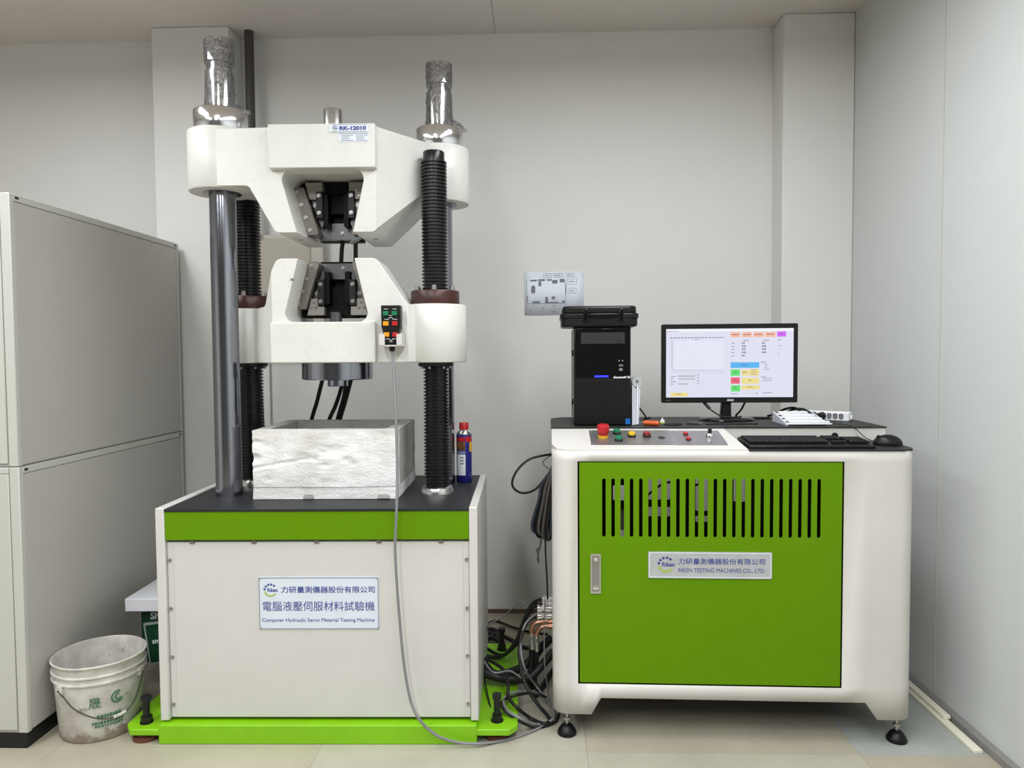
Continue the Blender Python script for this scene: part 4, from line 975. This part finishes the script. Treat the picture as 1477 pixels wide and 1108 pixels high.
# ================================================================= CABLES AND HOSES between machine and console
W = lambda x, y, Y: at(x, y, 1, Y)
cable('loop_cable', [W(800, 654, 2.95), W(797, 655, 2.92), W(765, 662, 2.88), W(745, 680, 2.86), W(739, 700, 2.86), W(752, 711, 2.87), W(772, 706, 2.9), W(790, 685, 2.93), W(797, 672, 2.95)], .0048, BLKC, 'black cable looping out from the left side of the console')
cable('thin_cable', [W(797, 656, 2.93), W(790, 660, 2.92), W(783, 668, 2.92), W(792, 677, 2.92), W(797, 683, 2.93)], .0022, GREYC, 'thin grey cable loop above the hanging bundle')
bh = thing('cable_bundle', 'bundle of folded black, grey and blue cables hanging at the console left side', 'cables', W(785, 720, 2.75))
o0 = W(785, 720, 2.75); R2 = random.Random(3)
bcol = [BLKC, BLKC, mat('blue_cable', (.012, .022, .035), .5), BLKC, mat('grimy_grey_cable', (.07, .063, .06), .6), BLKC, mat('grimy_grey_cable', (0, 0, 0)), BLKC, mat('grimy_grey_cable', (0, 0, 0)), BLKC, BLKC, MATS['blue_cable']]
for k in range(12):
    f = k / 11; Yd = 2.72 + .07 * R2.random()
    top = (799 - 4 * f + 4, 668 + 10 * f); bot = (801 - 33 * f, 778 - 8 * R2.random() - 26 * max(0, f - .7))
    mid = (top[0] * .45 + bot[0] * .55 - 4 * f, 718 + 4 * R2.random())
    pts = [W(801, top[1] - 4, Yd + .02), W(top[0] - 3, top[1], Yd), W(mid[0] + 3, mid[1] - 18, Yd), W(*mid, Yd - .01), W(bot[0], bot[1] - 12, Yd), W(bot[0] + 3, bot[1], Yd + .01), W(bot[0] + 9, bot[1] - 6, Yd + .03), W(mid[0] + 11, mid[1], Yd + .04)]
    bm = B(); tube(bm, [p - o0 for p in pts], .0052 + .0018 * R2.random(), 8, 6); obj('cable', bm, bcol[k], bh, smooth=True)
bm = B(); tube(bm, [W(781, 776, 2.74) - o0, W(779, 788, 2.74) - o0, W(776, 800, 2.74) - o0, W(777, 812, 2.74) - o0], .004, 6)
tube(bm, [W(776, 790, 2.74) - o0, W(773, 797, 2.74) - o0], .003, 6); tube(bm, [W(778, 806, 2.74) - o0, W(774, 808, 2.74) - o0], .003, 6)
obj('cable_tie_tail', bm, mat('grimy_grey_cable', (0, 0, 0)), bh)
cable('drop_cable', [W(786, 765, 2.74), W(787, 800, 2.74), W(789, 835, 2.74), W(790, 864, 2.74)], .0035, BLKC, 'straight black cable dropping from the bundle to the hydraulic block')

hy = thing('hydraulic_block', 'chrome hydraulic valve block with copper elbows at the console lower left side', 'valve', (0, 0, 0))
HY = 2.78
def wl(x, y, Y=HY): return W(x, y, Y)
bm = B()
for y0_, r_ in ((864, .010), (870, .008), (878, .017), (889, .014)):
    a = wl(797, y0_); b = wl(775 if r_ > .012 else 782, y0_); cyl(bm, (a.x + .012, a.y, a.z), (b.x, b.y, b.z), r_, 18)
    for q in (.25, .6, .9):
        m_ = a.lerp(b, q); cyl(bm, (m_.x - .004, m_.y, m_.z), (m_.x + .004, m_.y, m_.z), r_ * 1.22, 6 if q == .6 else 18)
obj('coupling', bm, CHROME, hy, smooth=True)
for k, (xa, ya, xb, yb) in enumerate(((767, 912, 797, 893), (774, 915, 797, 900))):
    pts = [wl(xb + 4, yb + 3), wl(xb - 9, yb + 3), wl(xa + 5, yb + 6), wl(xa, yb + 14), wl(xa, ya + 8)]
    bm = B(); tube(bm, pts, .0085, 12); cyl(bm, wl(xb - 6, yb + 3), wl(xb + 2, yb + 3), .0125, 6); obj('copper_elbow', bm, COPPER, hy, smooth=True)
    bm = B(); cyl(bm, wl(xa, ya + 2), wl(xa, ya + 24), .0118, 14); cyl(bm, wl(xa, ya + 5), wl(xa, ya + 10), .0135, 6); obj('ferrule', bm, STEEL, hy, smooth=True)
    bm = B(); tube(bm, [wl(xa, ya + 20), wl(xa - 1, ya + 45), wl(xa - 3, ya + 70, HY - .02), fl(xa + 1, 992, .02)], .0105, 12); obj('pressure_hose', bm, BLKC, hy, smooth=True)
HL = 'black hydraulic hose arching from the chrome block down towards the machine'
cable('hydraulic_hose', [W(785, 864, 2.78), W(772, 868, 2.80), W(762, 880, 2.84), W(752, 905, 2.88), W(744, 925, 2.9), at(725, 945, 2, .075), mw(.54, .62, .08)], .0075, BLKC, 'uppermost black hose leaving the chrome block to the left', 'hose')
cable('hydraulic_hose', [W(782, 872, 2.78), W(768, 876, 2.80), W(758, 892, 2.82), W(752, 912, 2.84), W(742, 932, 2.86), at(720, 948, 2, .072), mw(.53, .57, .07)], .0085, BLKC, 'second black hose from the top leaving the chrome block', 'hose')
cable('hydraulic_hose', [W(776, 889, 2.78), W(762, 896, 2.76), W(753, 915, 2.72), W(749, 945, 2.68), W(757, 985, 2.6), W(775, 1015, 2.56), fl(792, 1036, .012), fl(786, 1044, .012), fl(765, 1036, .012), fl(745, 1020, .07), fl(733, 1005, .082), W(733, 985, 2.62), W(725, 965, 2.70), mw(.555, .42, .12)], .0065, BLKC, 'long black hose making a loop on the floor beside the green base plate', 'hose')
cable('hydraulic_hose', [W(795, 920, 2.84), W(780, 935, 2.84), W(760, 958, 2.80), W(735, 970, 2.76), W(712, 972, 2.74), mw(.545, .36, .135)], .016, BLKC, 'thick upper black hose running from the machine side to under the console', 'hose')
cable('hydraulic_hose', [W(798, 940, 2.80), W(780, 962, 2.76), W(762, 978, 2.74), W(735, 980, 2.72), W(712, 976, 2.72), mw(.545, .34, .10)], .016, BLKC, 'thick lower black hose running from the machine side to under the console', 'hose')
cable('hydraulic_hose', [W(800, 965, 2.86), W(786, 985, 2.84), fl(775, 1000, .012), fl(768, 1004, .012)], .0115, BLKC, 'short black hose rising from the floor behind the console corner', 'hose')
cable('hydraulic_hose', [at(700, 925, 2, .03), at(715, 915, 2, .03), at(735, 922, 2, .03), at(760, 935, 2, .03), at(790, 925, 2, .03)], .010, BLKC, 'black hose lying on the floor behind the green base plate', 'hose')
for k in range(3):
    cable('coiled_hose', [at(700, 912 + 5 * k, 2, .02), at(708, 908 + 6 * k, 2, .03), at(718, 912 + 6 * k, 2, .03), at(722, 924 + 4 * k, 2, .02)], .011, BLKC, ('rear', 'middle', 'front')[k] + 'most black hose of the coil behind the green base plate' if k != 1 else 'middle black hose of the coil behind the green base plate', 'hose')
cable('floor_cable', [at(700, 902, 2, .01), at(715, 896, 2, .01), at(740, 905, 2, .01), at(765, 912, 2, .01), at(790, 915, 2, .01)], .006, BLKC, 'thin black cable on the floor along the back wall between machine and console')
cable('thin_cable', [W(700, 903, 2.95), W(725, 890, 2.95), W(740, 877, 2.93), W(753, 868, 2.92), W(760, 876, 2.9), W(764, 890, 2.88)], .0028, GREYC, 'thin grey cable arching above the hoses between machine and console')
cable('thin_cable', [W(786, 866, 2.70), W(785, 920, 2.68), W(786, 960, 2.66), fl(792, 1010, .004)], .0026, GREYC, 'thin grey cable falling straight to the floor beside the console leg')
cable('floor_cable', [W(788, 1006, 2.56), W(770, 1000, 2.54), fl(745, 1003, .075), fl(724, 1012, .075), fl(727, 1024, .073), fl(748, 1040, .04), fl(775, 1050, .006), fl(800, 1042, .006), fl(806, 1030, .006)], .005, BLKC, 'black cable coiled on the floor between base plate and console leg')
cable('thin_cable', [mw(.555, .30, .16), W(712, 970, 2.55), W(735, 968, 2.60), W(752, 978, 2.62)], .003, GREYC, 'thin grey cable bridging from the machine side over the thick hoses')

# ================================================================= LOOSE STRIPS by the right wall
bm = B(); box(bm, 1.440, 1.470, 2.375, 3.35, 0, .012); tag(obj('plastic_strip', bm, STRIP, bevel=.002), 'long ivory plastic strip lying loose on the floor by the right wall', 'strip')
bm = B(); box(bm, 1.452, 1.478, 2.575, 3.35, .0125, .026); tag(obj('plastic_strip', bm, STRIP, bevel=.002), 'shorter ivory plastic strip stacked on the longer one by the right wall', 'strip')
